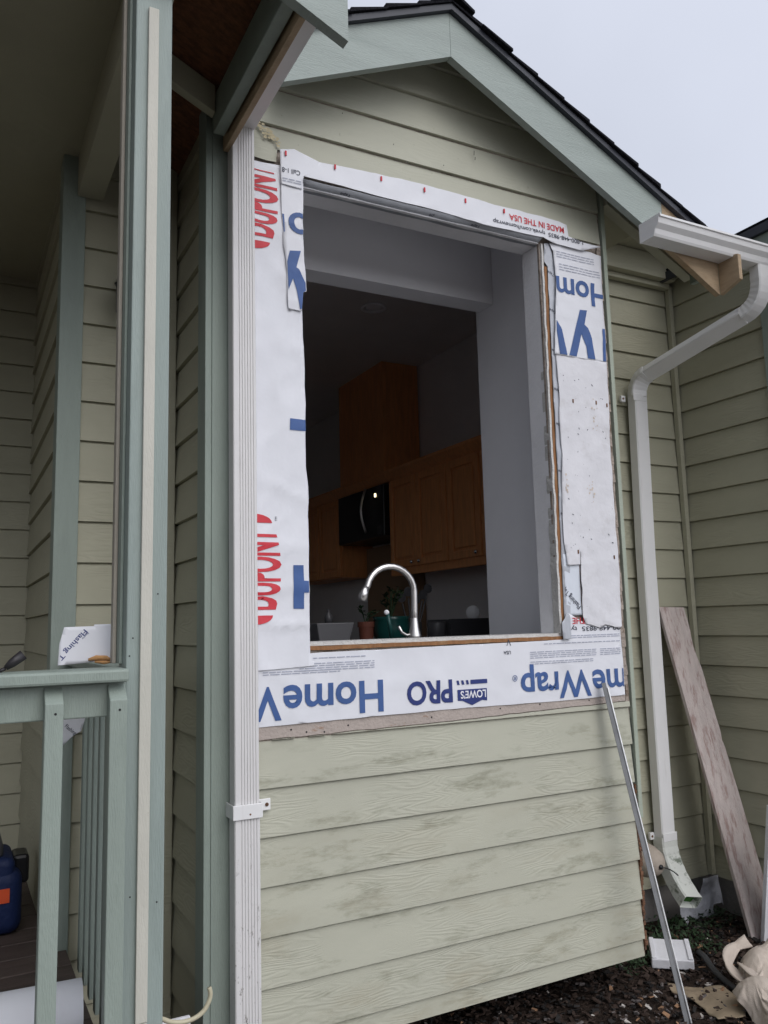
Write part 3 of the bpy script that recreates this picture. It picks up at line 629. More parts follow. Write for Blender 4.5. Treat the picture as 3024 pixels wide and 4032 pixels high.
b = MB(); b.box(3.04, 3.38, 5.76, 6.63, .69, 1.11); part('body', b, m_blk, MW, bevel=.006)
b = MB(); pth = [(3.03-.045*sn(math.pi*t/12), 6.06, .74+.37*t/12) for t in range(13)]; b.tube(pth, .011, 10); part('handle', b, m_steel, MW, smooth=True)
b = MB(); b.box(3.034, 3.0395, 5.79, 5.87, 1.02, 1.10); b.box(3.034, 3.0395, 5.79, 5.87, .71, .78); part('control_panel', b, m_rack, MW)
b = MB(); b.box(3.032, 3.0395, 5.885, 5.905, 1.02, 1.048); part('glint_patch', b, M('glint_glow', (1, .8, .45), .5, 0, 1, 0, emit=((1, .85, .5), 3.0)), MW)  # glint on the microwave, made as a small glowing box
b = MB(); b.box(3.30, 3.395, 5.745, 6.60, -.12, .66); one('backsplash', b, M('tan_backsplash', (.27, .17, .10), .5, .1, 5, 0), 'tan backsplash panel between microwave and range', 'backsplash')
cnt = MB(); cnt.box(.87, 2.29, 2.80, 3.37, -.105, -.074); one('sink_counter', cnt, m_ctop, 'dark sink counter just inside the window sill', 'counter', bevel=.004)
cnt = MB(); cnt.box(1.1, 3.05, 3.72, 4.5, -.19, -.15); cnt.box(1.2, 2.95, 3.78, 4.45, -1.05, -.1905); one('kitchen_island', cnt, m_ctop, 'dark kitchen island beyond the faucet holding pots and a dish rack', 'kitchen island', bevel=.004)
cnt = MB(); cnt.box(2.74, 3.395, 4.55, 7.9, -.19, -.15); cnt.box(2.78, 3.395, 4.6, 7.9, -1.05, -.1905); one('back_counter', cnt, m_ctop, 'dark counter under the oak wall cabinets', 'counter', bevel=.004)
# faucet
FA = thing('kitchen_faucet', 'tall brushed steel gooseneck faucet standing at the window sill', 'faucet', (1.657, 2.9, -.074))
pth = [(1.657, 2.90, -.074), (1.659, 2.90, .04), (1.660, 2.90, .121)]
for k in range(1, 13):
    a = math.pi*k/12*.93; pth.append((1.553+.107*cs(a), 2.90, .121+.102*sn(a)))
pth += [(1.437, 2.90, .126)]
b = MB(); b.tube(pth, .0135, 16); part('spout', b, m_steel, FA, smooth=True)
b = MB(); b.tube([(1.441, 2.9, .142), (1.432, 2.9, .115), (1.424, 2.9, .085)], .0165, 16, True, [1.0, 1.12, 1.3]); part('spray_head', b, m_steel, FA, smooth=True)
b = MB(); b.lathe((1.657, 2.9, -.074), [(0, 0), (.027, 0), (.026, .02), (.019, .05), (.0145, .09)], 20); part('base', b, m_steel, FA, smooth=True)
b = MB(); b.tube([(1.653, 2.9, -.045), (1.62, 2.9, -.052), (1.598, 2.9, -.04), (1.585, 2.9, -.015)], .006, 10); part('lever', b, m_steel, FA, smooth=True)
SB = thing('dish_brush', 'dark green handled dish brush standing left of the faucet', 'brush', (1.575, 3.0, -.074))
b = MB(); b.tube([(1.615, 3.02, -.06), (1.608, 3.02, -.01), (1.600, 3.02, .035)], .0085, 10); part('handle', b, m_teal, SB, smooth=True)
b = MB(); b.ball((1.595, 3.02, .042), .011, 10); part('bristle_head', b, m_in, SB, smooth=True)
# island things
b = MB(); b.lathe((2.086, 3.9, -.15), [(0, 0), (.055, 0), (.088, .05), (.098, .12), (.094, .165), (.100, .182), (.094, .182), (.086, .16), (0, .15)], 28)
pot = thing('plant_pot', 'round teal ceramic plant pot behind the faucet', 'plant pot', (2.086, 3.9, -.15)); part('pot', b, m_teal, pot, smooth=True)
def plant(name, lab, x, y, z, h, n, seed, mat=m_leaf):
    rn = random.Random(seed); t = thing(name, lab, 'plant', (x, y, z)); s = MB(); l = MB()
    for k in range(n):
        a = rn.uniform(0, 6.28); rr_ = rn.uniform(.02, .08); hh = h*rn.uniform(.5, 1)
        p = [(x, y, z), (x+rr_*.4*cs(a), y+rr_*.4*sn(a), z+hh*.6), (x+rr_*cs(a), y+rr_*sn(a), z+hh)]
        s.tube(p, .003, 6)
        for q in range(5):
            c = Vector(p[1]).lerp(Vector(p[2]), q/4); a2 = rn.uniform(0, 6.28); e1 = Vector((cs(a2), sn(a2), rn.uniform(.1, .8)))*.035; e2 = Vector((-sn(a2), cs(a2), 0))*.012
            l.face([c, c+e1*.5+e2, c+e1, c+e1*.5-e2])
    part('stem', s, mat, t); part('foliage', l, mat, t, merge=False)
    return t
plant('potted_plant', 'leafy dark plant growing from the teal pot', 2.086, 3.9, .02, .17, 9, 3)
plant('potted_plant', 'leafy dark plant growing from the small terracotta pot', 1.955, 3.95, .0, .09, 5, 5)
b = MB(); b.lathe((1.962, 3.95, -.15), [(0, 0), (.032, 0), (.042, .13), (.047, .13), (.047, .158), (.040, .158), (.038, .14), (0, .14)], 22); one('plant_pot', b, m_terra, 'small terracotta pot left of the teal pot', 'plant pot', smooth=False)
b = MB(); b.hexa([(1.67, 3.88, -.15), (1.81, 3.88, -.15), (1.81, 4.0, -.15), (1.67, 4.0, -.15), (1.635, 3.85, .006), (1.845, 3.85, .006), (1.845, 4.03, .006), (1.635, 4.03, .006)]); one('dish_tub', b, m_greyp, 'grey square tapered tub at the left of the opening', 'tub', bevel=.005)
b = MB(); b.lathe((1.735, 3.93, .006), [(0, 0), (.020, 0), (.020, .035), (.008, .05), (.008, .07), (0, .07)], 14); one('small_bottle', b, m_rack, 'small dark bottle on the grey tub', 'bottle', smooth=True)
DR = thing('dish_rack', 'dark slatted dish rack at the right of the opening', 'dish rack', (2.6, 4.0, -.15))
b = MB()
for k in range(9): b.box(2.46, 2.745, 3.90, 3.905, -.145+k*.018, -.135+k*.018)
b.box(2.46, 2.745, 3.9055, 3.915, -.15, .012); part('front_slats', b, m_rack, DR)
b = MB(); b.box(2.46, 2.745, 3.916, 4.15, -.15, -.14); b.box(2.46, 2.465, 3.916, 4.15, -.1395, .01); b.box(2.74, 2.745, 3.916, 4.15, -.1395, .01); part('tray', b, m_rack, DR)
b = MB(); b.lathe((2.655, 3.93, .045), [(0, -.0), (.036, 0), (.040, .004), (.040, .07), (.036, .07), (.034, .008), (0, .008)], 26, 'y')
cup = one('white_cup', b, M('cup_white', (.8, .8, .8), .3, 0, 1, 0), 'white cup lying on its side on the dish rack with its round base showing', 'cup', smooth=True); cup.rotation_euler = (0, 0, -.62)
b = MB(); b.lathe((2.40, 3.95, -.15), [(0, 0), (.05, 0), (.052, .14), (.048, .15), (.046, .14), (0, .14)], 22); one('cooking_pot', b, m_rack, 'dark round pot left of the dish rack', 'pot', smooth=True)
UT = thing('utensil_holder', 'dark utensil holder full of spoons and spatulas right of the faucet', 'utensil holder', (2.34, 4.12, -.15))
b = MB(); b.lathe((2.34, 4.12, -.15), [(0, 0), (.05, 0), (.055, .15), (.05, .15), (.046, .01), (0, .01)], 20); part('crock', b, m_rack, UT, smooth=True)
for k, (dx, dz) in enumerate(((-.06, .34), (-.02, .38), (.03, .33), (.07, .36), (.10, .40))):
    b = MB(); b.tube([(2.34+dx*.2, 4.12, -.1), (2.34+dx, 4.12, -.15+dz*.75)], .005, 8); b.lathe((2.34+dx*1.1, 4.115, -.15+dz*.85), [(0, 0), (.028, .002), (.028, .006), (0, .008)], 12, 'y'); part('utensil', b, m_rack, UT)

# ================================================================== HOUSE WRAP SHEETS
def wfn(y, amp=.004, sd_=0, k=1):
    def f(u, z, lift=0):
        n1 = noise.noise((u*5*k+sd_, z*3.2*k, sd_)); w_ = noise.noise((u*3+sd_, z*3, 9))
        n2 = 1-abs(noise.noise((u*5+z*4+sd_+w_, z*3.5-u*3, sd_+4)))*3; n3 = 1-abs(noise.noise((u*9-z*5+sd_, z*3+u*2+w_, sd_+14)))*4
        d = amp*(.5+.4*n1+.5*max(0, n2)**2+.3*max(0, n3)**2)
        return (u, y-max(0, d)-lift, z)
    return f
def sheet(name, poly, fn, mat, label, cat='house wrap', cell=.02, group='torn sheets of white building wrap'):
    t = thing(name, label, cat, (sum(p[0] for p in poly)/len(poly), YF, min(p[1] for p in poly)), group)
    b = MB(); drape(b, tris_of(poly), fn, cell); part('sheet', b, mat, t, smooth=True, solid=.0008)
    return t
def prints(t, name, tl, fn, mat, lift=.0024, cell=.02, label=None):
    b = MB(); drape(b, tl, lambda u, z: fn(u, z, lift), cell); part(name, b, mat, t, label, smooth=True)
# bottom sheet
f0 = wfn(YF-.0082, .0055, 1)
S0 = jag([(.815, -.330), (1.25, -.325), (1.595, -.321), (2.05, -.325), (2.502, -.323)], .06, .0012, 11)+jag([(2.502, -.2), (2.498, -.04), (2.300, -.02), (2.225, .02)], .04, .001, 12)[0:]+[(2.215, -.086)]+jag([(2.20, -.086), (1.6, -.092), (1.09, -.096), (.815, -.10)], .05, .001, 13)
s0 = sheet('wrap_sheet', S0, f0, m_wrap, 'wide white wrap band printed with upside-down blue lettering under the opening')
T = text_tris('Home', .104, (1.366, -.202), 180, bold=.02, width=.375)+text_tris('Wrap', .104, (.984, -.204), 180, bold=.02, width=.352); prints(s0, 'printed_lettering', clip_tris(T, .82, 2.5, -.5, 1), f0, m_blue)
T = text_tris('Home', .104, (2.705, -.216), 180, bold=.02, width=.375)+text_tris('Wrap', .100, (2.320, -.212), 180, bold=.02, width=.352); prints(s0, 'printed_lettering', clip_tris(T, .8, 2.499, -.5, 1), f0, m_blue)
T = text_tris('®', .022, (1.953, -.214), 180); prints(s0, 'printed_lettering', T, f0, m_blue)
T = text_tris('PRO', .077, (1.655, -.217), 180, bold=.028, width=.193); prints(s0, 'printed_lettering', T, f0, m_navy)
lg = tris_of([(1.807, -.254), (1.807, -.300), (1.785, -.2965), (1.740, -.313), (1.697, -.2945), (1.677, -.2935), (1.677, -.254)])
lg += tris_of([(1.811, -.220), (1.811, -.236), (1.735, -.236), (1.735, -.220)])
for k in range(3): x = 1.724-k*.020; lg += tris_of([(x, -.220), (x+.004, -.236), (x-.006, -.236), (x-.010, -.220)])
prints(s0, 'printed_emblem', lg, f0, m_navy)
T = text_tris("LOWE'S", .026, (1.801, -.260), 180, bold=.02, width=.112); prints(s0, 'emblem_lettering', T, f0, m_wprint, lift=.0034)
fl = []
def fine(x0, x1, z, rows, gap=.0075, seed=1):
    rn = random.Random(seed)
    for r_ in range(rows):
        x = x0
        while x < x1:
            w_ = rn.uniform(.012, .04); xe = min(x+w_, x1); zz = z-r_*gap; fl.extend(tris_of([(x, zz), (xe, zz), (xe, zz-.0030), (x, zz-.0030)])); x = xe+rn.uniform(.003, .006)
fine(1.10, 1.30, -.112, 1); fine(1.05, 1.335, -.130, 4, seed=3); fine(.92, 1.20, -.152, 2, seed=4); fine(2.02, 2.36, -.128, 4, seed=5); fine(2.38, 2.49, -.128, 4, seed=6); fine(2.02, 2.34, -.166, 2, seed=7); fine(2.09, 2.49, -.098, 1, seed=8); fine(2.23, 2.49, -.070, 2, seed=9)
prints(s0, 'fine_print', fl, f0, m_fine)
T = text_tris('USA', .013, (1.928, -.120), 180, bold=.01); T += text_tris('V', .026, (1.931, -.075), 180, bold=-.008); prints(s0, 'printed_lettering', [t for t in T], f0, m_ink)
T = text_tris('1-800-448-9835  tyvek.com/homewrap', .018, (2.545, -.036), 180, width=.64, bold=.008); prints(s0, 'printed_lettering', clip_tris(T, 2.216, 2.497, -.2, .2), f0, m_ink)
T = text_tris('MADE IN THE USA', .025, (2.47, .0005), 180, width=.31, bold=.012); prints(s0, 'printed_lettering', clip_tris(T, 2.222, 2.32, -.2, .2), f0, m_red)
# left sheet
f1 = wfn(YF-.0135, .0085, 3)
rA = [(1.104, -.137), (1.090, -.10), (1.086, .012), (1.087, .273), (1.088, .473), (1.079, .549), (1.081, .769), (1.080, .95), (1.074, 1.14), (1.074, 1.60), (.997, 1.655), (.93, 1.652), (.815, 1.650)]
S1 = jag([(.808, -.146), (.911, -.146), (1.026, -.141), (1.104, -.137)], .04, .001, 21)[:-1]+jag(rA, .05, .0016, 22)
s1 = sheet('wrap_sheet', S1, f1, m_wrap, 'long white wrap strip with red vertical lettering left of the opening')
def dup(z0, z1, part_=None):
    Lh = z1-z0
    wp = lambda x, y: (x, y*1.0+.020*(2*x/Lh-1)**2*(1 if y < .06 else -1))
    return text_tris('DUPONT', .135, (.979, z0), 90, width=Lh, bold=.032, warp=wp)
prints(s1, 'printed_lettering', dup(.053, .322), f1, m_red)
prints(s1, 'printed_lettering', clip_tris(dup(1.367, 1.640), .8, 1.0, 1.2, 1.618), f1, m_red)
ln = []
def lens(zc, up_):
    P = [];
    for k in range(13):
        a = math.pi*k/12; P.append((.8925+.062*cs(a), zc+up_*.030*sn(a)))
    return tris_of(P)
prints(s1, 'printed_mark', lens(.034, -1)+lens(.345, 1)+lens(1.349, -1), f1, m_red)
T = text_tris('TM', .008, (.973, .352), 90); prints(s1, 'printed_lettering', T, f1, m_ink)
hh = tris_of([(1.022, .715), (1.0795, .714), (1.0795, .674), (1.021, .674)])+tris_of([(1.030, .203), (1.067, .203), (1.068, .150), (1.0855, .149), (1.0855, .109), (1.068, .109), (1.067, .054), (1.029, .055)])
prints(s1, 'printed_lettering', hh, f1, m_blue)
# upper-left scrap
f2 = wfn(YF-.0225, .005, 6)
S2 = jag([(.994, 1.70), (.996, 1.518), (1.003, 1.352), (1.012, 1.306), (1.019, 1.117), (1.024, 1.107), (1.038, 1.114), (1.071, 1.113), (1.076, 1.183), (1.090, 1.188), (1.087, 1.232), (1.081, 1.332), (1.079, 1.483), (1.082, 1.60), (1.076, 1.642), (.996, 1.70)], .03, .0012, 31)
s2_ = sheet('wrap_sheet', S2, f2, m_wrap, 'torn narrow scrap of wrap with blue letter fragments at the upper left of the opening')
yy2 = [(1.027, 1.332), (1.069, 1.338), (1.051, 1.272), (1.060, 1.267), (1.086, 1.220), (1.087, 1.190), (1.077, 1.183), (1.070, 1.119), (1.063, 1.118), (1.052, 1.187), (1.038, 1.229), (1.0205, 1.184), (1.016, 1.289)]
oo = []
for k in range(10):
    a0, a1 = math.pi*(.5+k/10), math.pi*(.5+(k+1)/10)
    oo += tris_of([(1.066+.044*cs(a0), 1.443+.041*sn(a0)), (1.066+.044*cs(a1), 1.443+.041*sn(a1)), (1.066+.022*cs(a1), 1.443+.024*sn(a1)), (1.066+.022*cs(a0), 1.443+.024*sn(a0))])
oo += tris_of([(1.066, 1.484), (1.066, 1.467), (1.0785, 1.462), (1.0785, 1.481)])+tris_of([(1.066, 1.402), (1.066, 1.419), (1.0785, 1.422), (1.0785, 1.403)])
prints(s2_, 'printed_lettering', tris_of(yy2)+oo+tris_of([(.9985, 1.467), (1.006, 1.466), (1.0085, 1.400), (1.0045, 1.398)]), f2, m_blue)
# top strip
f3 = wfn(YF-.0285, .004, 9)
S3 = jag([(.992, 1.712), (1.048, 1.722), (1.147, 1.700), (1.394, 1.714), (1.644, 1.718), (1.883, 1.711), (2.158, 1.711), (2.258, 1.711), (2.320, 1.705), (2.326, 1.652)], .05, .0022, 41)+jag([(2.41, 1.640), (2.512, 1.640), (2.40, 1.60), (2.235, 1.605), (2.182, 1.617), (1.892, 1.611), (1.634, 1.622), (1.421, 1.620), (1.256, 1.626), (1.082, 1.629), (1.075, 1.575), (.994, 1.58)], .06, .0012, 42)
s3 = sheet('wrap_sheet', S3, f3, m_wrap, 'long white wrap strip with red staples and small upside-down print above the opening')
T = text_tris('MADE IN THE USA', .026, (2.300, 1.685), 180, width=.292, bold=.012, warp=lambda x, y: (x, y)); prints(s3, 'printed_lettering', T, f3, m_red)
T = text_tris('1-800-448-9835  tyvek.com/homewrap', .018, (2.405, 1.645), 180, width=.48, bold=.008); prints(s3, 'printed_lettering', clip_tris(T, 1.9, 2.5, 1.622, 1.7), f3, m_ink)
T = text_tris('Call 1-8', .018, (1.068, 1.643), 180, width=.07, bold=.006); prints(s3, 'printed_lettering', clip_tris(T, .997, 1.2, 1.58, 1.7), f3, m_ink)
fl = []; fine(1.0, 1.072, 1.603, 2, .009, 3); prints(s3, 'fine_print', fl, f3, m_fine)
st = MB()
for x, z in ((1.012, 1.698), (1.208, 1.694), (1.403, 1.694), (1.596, 1.694), (1.789, 1.692), (1.981, 1.690)): st.box(x-.003, x+.003, YF-.0375, YF-.033, z-.009, z+.009)
part('staple', st, m_red, s3)
# right upper sheet
f4 = wfn(YF-.0170, .005, 12)
S4 = jag([(2.226, 1.606), (2.245, 1.567), (2.250, 1.448), (2.234, 1.269), (2.220, 1.107), (2.362, 1.108), (2.509, 1.109), (2.512, 1.26), (2.510, 1.42), (2.515, 1.60), (2.40, 1.61)], .04, .0015, 51)
s4 = sheet('wrap_sheet', S4, f4, m_wrap, 'white wrap sheet with large upside-down blue letters right of the opening')
T = text_tris('Hom', .100, (2.533, 1.459), 180, bold=.02, width=.284); prints(s4, 'printed_lettering', clip_tris(T, 2.250, 2.513, 1.3, 1.6), f4, m_blue)
yy = [(2.372, 1.327), (2.412, 1.330), (2.393, 1.263), (2.412, 1.250), (2.431, 1.206), (2.446, 1.113), (2.402, 1.112), (2.395, 1.164), (2.374, 1.218), (2.338, 1.112), (2.298, 1.112), (2.331, 1.207)]
vv = [(2.240, 1.262), (2.266, 1.223), (2.288, 1.112), (2.248, 1.112), (2.242, 1.168), (2.236, 1.213)]
prints(s4, 'printed_lettering', tris_of(yy)+tris_of(vv)+tris_of([(2.496, 1.26), (2.510, 1.26), (2.507, 1.111), (2.490, 1.111)]), f4, m_blue)
fl = []; fine(2.26, 2.47, 1.575, 3, .011, 13); fine(2.27, 2.50, 1.52, 3, .012, 14); prints(s4, 'fine_print', fl, f4, m_fine)
# right lower blank sheet
f5 = wfn(YF-.0140, .006, 15)
S5 = jag([(2.227, 1.112), (2.236, .916), (2.226, .815), (2.234, .674), (2.226, .60), (2.218, .438), (2.219, .312), (2.229, .213), (2.296, .219), (2.298, .290)], .04, .0015, 61)[:-1]+jag([(2.298, .290), (2.299, .219), (2.296, .150), (2.295, .006), (2.309, -.024), (2.350, -.036), (2.384, -.044), (2.411, -.030), (2.489, -.047), (2.503, -.039), (2.507, .242), (2.503, .5), (2.501, .687), (2.507, .9), (2.510, 1.108), (2.36, 1.113)], .03, .0018, 62)
s5 = sheet('wrap_sheet', S5, f5, m_wrapd, 'blank dirty torn wrap sheet with nail holes on the right side of the opening')
sp = MB(); rn = random.Random(4)
for k in range(38):
    x, z = rn.uniform(2.25, 2.49), rn.uniform(.25, 1.08); r_ = rn.uniform(.0012, .0035); a = rn.uniform(0, 3)
    p = f5(x, z, .0015); e1 = Vector((cs(a), 0, sn(a)))*r_*rn.uniform(1, 2.2); e2 = Vector((-sn(a), 0, cs(a)))*r_*.7
    q = Vector(p); sp.face([q-e1-e2*.3, q+e1*.2-e2, q+e1+e2*.2, q-e1*.1+e2])
part('nail_mark', sp, m_ink, s5, kind='stuff')
st = MB()
for x, z in ((2.307, .913), (2.495, .913), (2.435, .919), (2.288, .270), (2.482, .250)):
    y = f5(x, z, .003)[1]; st.box(x-.003, x+.003, y, y+.003, z-.008, z+.008)
part('staple', st, m_rot, s5)
rs_ = MB()
for cx, cz, n, sx_, sz_ in ((2.423, .86, 13, .008, .04), (2.248, .55, 9, .004, .04), (2.378, .53, 14, .010, .02)):
    for k in range(n):
        x, z = rn.gauss(cx, sx_), rn.gauss(cz, sz_); r_ = rn.uniform(.002, .006); p = Vector(f5(x, z, .0016))
        rs_.face([p+Vector((r_*cs(a)*.8, 0, r_*sn(a))) for a in (0, 1.1, 2.2, 3.3, 4.4, 5.5)])
part('stain', rs_, M('rust_stain', (.58, .50, .43), .8, .15, 30, 0), s5, kind='stuff')
# flashing tape exposed on the right
f6 = wfn(YF-.0100, .002, 18)
s6 = sheet('flashing_tape', [(2.212, .26), (2.302, .26), (2.302, .010), (2.218, .010)], f6, M('tape_white', (.62, .66, .72), .35, .04, 6, .1, 30, spec=.5), 'pale flashing tape patch with slanted lettering at the lower right of the opening', 'flashing tape')
T = text_tris('Flashing Tape', .020, (2.292, .047), 136, width=.128, bold=.012); prints(s6, 'printed_lettering', clip_tris(T, 2.214, 2.300, 0, .3), f6, m_ink)
rv = MB(); rv.box(2.2955, 2.2985, YF-.0125, YF-.006, .03, .285); part('torn_gap', rv, m_rot, s6)
# grey flashing tape folded into the right jamb
f7 = wfn(YF-.0075, .006, 21, 2)
P7 = jag([(2.214, .0), (2.212, .4), (2.214, 1.0), (2.222, 1.50), (2.210, 1.59), (2.240, 1.610)], .05, .0015, 71)+jag([(2.262, 1.50), (2.255, 1.2), (2.250, .8), (2.245, .3), (2.240, .0)], .05, .0015, 72)
P7 = jag([(2.203, -.02), (2.208, .4), (2.210, 1.0), (2.216, 1.50), (2.200, 1.52), (2.200, 1.60), (2.235, 1.612)], .05, .0015, 71)+jag([(2.262, 1.50), (2.255, 1.2), (2.250, .8), (2.245, .3), (2.240, .0)], .05, .0015, 72)
s7 = sheet('flashing_tape', P7, f7, m_tape, 'grey flashing tape folded around the right jamb of the opening', 'flashing tape')
T = []
for z in (1.47, 1.30, 1.12, .95, .80, .60, .42): T += text_tris('Tape', .012, (2.250, z), 160, width=.038, bold=.01)
prints(s7, 'printed_lettering', clip_tris(T, 2.208, 2.25, -.1, 1.7), f7, m_ink, lift=.0016)
# corner patch
f8 = wfn(YF-.0215, .004, 25)
s8 = sheet('flashing_tape', jag([(2.182, -.086), (2.222, -.082), (2.222, .01), (2.210, .022), (2.196, .0), (2.178, -.02), (2.182, -.086)], .02, .001, 81)[:-1], f8, m_tape, 'small grey tape patch on the lower right corner of the opening', 'flashing tape')
# head tape under the top strip (lies on the soffit of the opening)
hd = MB()
for i in range(40):
    x0, x1 = 1.085+i*1.098/40, 1.085+(i+1)*1.098/40
    za = lambda x: 1.604+.003*noise.noise((x*9, 0, 0)); yb = lambda x: 2.668+.006*noise.noise((x*7, 2, 0))
    hd.face([(x0, YF-.030, za(x0)+.014), (x1, YF-.030, za(x1)+.014), (x1, yb(x1), za(x1)-.005), (x0, yb(x0), za(x0)-.005)])
s9 = thing('flashing_tape', 'grey flashing tape turned under the head of the opening', 'flashing tape', (1.63, 2.65, 1.60), 'torn sheets of white building wrap')
part('sheet', hd, m_tape, s9, smooth=True, solid=.0008)
T = []
for x in (1.26, 1.455, 1.65, 1.85, 2.045): T += text_tris('Tape', .014, (x+.025, .012), 180, width=.045, bold=.01)
hb = MB()
for t in T:
    hb.face([(u, YF-.030+.018+(.012-v)*1.0+.0, 1.604+.014-.0005-(.018+(.012-v))*.33) for u, v in t])
part('printed_lettering', hb, m_ink, s9)

# ================================================================== GUTTERS AND DOWNSPOUTS
G = thing('gutter', 'white box gutter with end cap crossing the gable tail at the right', 'gutter', (2.59, 2.40, 1.60), 'white rain gutters')
def gprof(y0, y1, z0, z1, t=.0025):   # K-style: y0 front (near), y1 back
    return [(y1, z1), (y1, z0), (y0+.042, z0), (y0+.036, z0+.010), (y0+.030, z0+.030), (y0+.012, z0+.048), (y0+.006, z1-.012), (y0, z1-.010), (y0, z1), (y0+.010, z1),
            (y0+.010, z1-.004), (y0+.010+t, z1-.006), (y0+.014+t, z0+.048), (y0+.033+t, z0+.030), (y0+.042+t, z0+t), (y1-t, z0+t), (y1-t, z1)]
b = MB(); b.prism(gprof(2.336, 2.457, 1.604, 1.686), 'x', 2.592, 3.485); part('trough', b, m_white, G, bevel=.001)
b = MB(); b.prism([(2.457, 1.688), (2.457, 1.602), (2.378, 1.602), (2.372, 1.614), (2.366, 1.634), (2.348, 1.652), (2.342, 1.676), (2.334, 1.678), (2.334, 1.690)], 'x', 2.588, 2.5915); part('end_cap', b, m_white, G, bevel=.001)
G2 = thing('gutter', 'white porch gutter running overhead towards the viewer at the upper left', 'gutter', (.85, 2.2, 1.71), 'white rain gutters')
b = MB(); b.prism([(.7985, 1.82), (.7985, 1.722), (.876, 1.722), (.884, 1.745), (.900, 1.77), (.905, 1.82), (.901, 1.82), (.897, 1.77), (.880, 1.748), (.874, 1.7255), (.8015, 1.7255), (.8015, 1.82)], 'y', 1.96, 2.58); part('trough', b, m_white, G2, bevel=.001)
b = MB(); b.prism([(.7985, 1.822), (.7985, 1.7205), (.876, 1.7205), (.884, 1.745), (.900, 1.77), (.905, 1.822)], 'y', 2.5805, 2.584); b.prism([(.7985, 1.822), (.7985, 1.7205), (.876, 1.7205), (.884, 1.745), (.900, 1.77), (.905, 1.822)], 'y', 1.955, 1.9595); part('end_cap', b, m_white, G2)
# fluted downspout on the left: profile with grooves on the face
def spout_prof(w, d, fl=True):
    P = []; n = 6; x0 = -w/2+.014; x1 = w/2-.010
    if fl:
        st_ = (x1-x0)/n
        for k in range(n):
            a = x0+k*st_; P += [(a, -d/2), (a+st_*.55, -d/2), (a+st_*.68, -d/2+.003), (a+st_*.87, -d/2+.003)]
    P += [(x1, -d/2), (w/2-.003, -d/2), (w/2, -d/2+.003), (w/2, d/2-.003), (w/2-.003, d/2), (-w/2+.003, d/2), (-w/2, d/2-.003), (-w/2, -d/2+.003), (-w/2+.003, -d/2)]
    return P
D1 = thing('downspout', 'fluted white downspout down the left corner of the bump-out, speckled with dirt near its foot', 'downspout', (.84, 2.57, -1.5), 'white downspouts')
b = MB(); P = spout_prof(.080, .056); base = [(0.8385+p[0]+ (t*.009), 2.580+p[1]) for t in (0,) for p in P]
n = len(P)
zs = [1.722, .6, -.54, -.575, -.58, -1.5]; xs_ = [.8340, .8375, .8410, .8410, .8412, .844]
for k in range(len(zs)):
    for p in P: b.v.append((xs_[k]+p[0]*(1 if k < 3 else 1.03), 2.580+p[1]*(1 if k < 3 else 1.05), zs[k]))
for k in range(len(zs)-1):
    for j in range(n):
        jj = (j+1) % n; b.f.append((k*n+j, k*n+jj, (k+1)*n+jj, (k+1)*n+j)); b.mi.append(0)
b.f.append(tuple(range(n))); b.mi.append(0); b.f.append(tuple((len(zs)-1)*n+j for j in range(n))); b.mi.append(0)
part('pipe', b, m_whited, D1)
b = MB(); b.box(.793, .889, 2.5435, 2.5495, -.592, -.548); b.box(.7935, .797, 2.550, 2.63, -.592, -.548); b.box(.885, .8885, 2.550, 2.622, -.592, -.548); b.box(.889, .940, 2.6155, 2.6215, -.588, -.552)
sp_ = part('strap', b, m_white, D1, bevel=.003)
b = MB(); b.lathe((.927, 2.6120, -.570), [(0, 0), (.006, .001), (.006, .004)], 12, 'y'); b.lathe((.848, 2.5415, -.590+.012), [(0, 0), (.003, .001), (.003, .002)], 8, 'y'); part('screw', b, m_rot, sp_)
# elbowed downspout on the right
D2 = thing('downspout', 'white elbowed downspout from the gutter to the recessed wall, mossy at its outlet', 'downspout', (3.15, 3.09, -1.35), 'white downspouts')
def bez(a, b_, c, n): return [tuple(Vector(a)*(1-t)**2+Vector(b_)*2*t*(1-t)+Vector(c)*t*t) for t in [i/n for i in range(n+1)]]
A0, A1 = Vector((3.292, 2.405, 1.604)), Vector((3.30, 2.41, 1.43)); B0, B1 = Vector((3.165, 3.095, 1.235)), Vector((3.150, 3.10, 1.02))
def corr(path, amp):   # elbow crimps
    out = []; 
    for k in range(len(path)): out.append(1+amp*(k % 2))
    return out
d_ = (B0-A1).normalized()
p1 = [tuple(A0)]+bez(A0+Vector((0, 0, -.06)), A1, A1+d_*.10, 14)
p2 = bez(B0-d_*.07, B0, B0+Vector((-.003, 0, -.09)), 10)
rp = [(-.040, -.027), (.040, -.027), (.040, .027), (-.040, .027)]
rp = []
for sx_, sy_ in ((-1, -1), (1, -1), (1, 1), (-1, 1)):
    for a in ((0, 1), (1, 0)) if sx_*sy_ < 0 else ((1, 0), (0, 1)): pass
def rrect(w, h, c=.006):
    return [(-w/2+c, -h/2), (w/2-c, -h/2), (w/2, -h/2+c), (w/2, h/2-c), (w/2-c, h/2), (-w/2+c, h/2), (-w/2, h/2-c), (-w/2, -h/2+c)]
b = MB(); b.sweep(p1, rrect(.082, .058), True, (0, 1, 0), corr(p1, .02)); part('elbow', b, m_white, D2)
b = MB(); b.sweep([p1[-1], p2[0]], rrect(.078, .055), True, (0, 1, 0)); part('pipe', b, m_white, D2)
b = MB(); b.sweep(p2, rrect(.084, .058), True, (0, 1, 0), corr(p2, .03)); part('elbow', b, m_white, D2)
b = MB(); b.sweep([p2[-1], (3.150, 3.10, .3), (3.150, 3.10, -1.10)], rrect(.088, .060), True, (0, 1, 0)); part('pipe', b, m_white, D2)
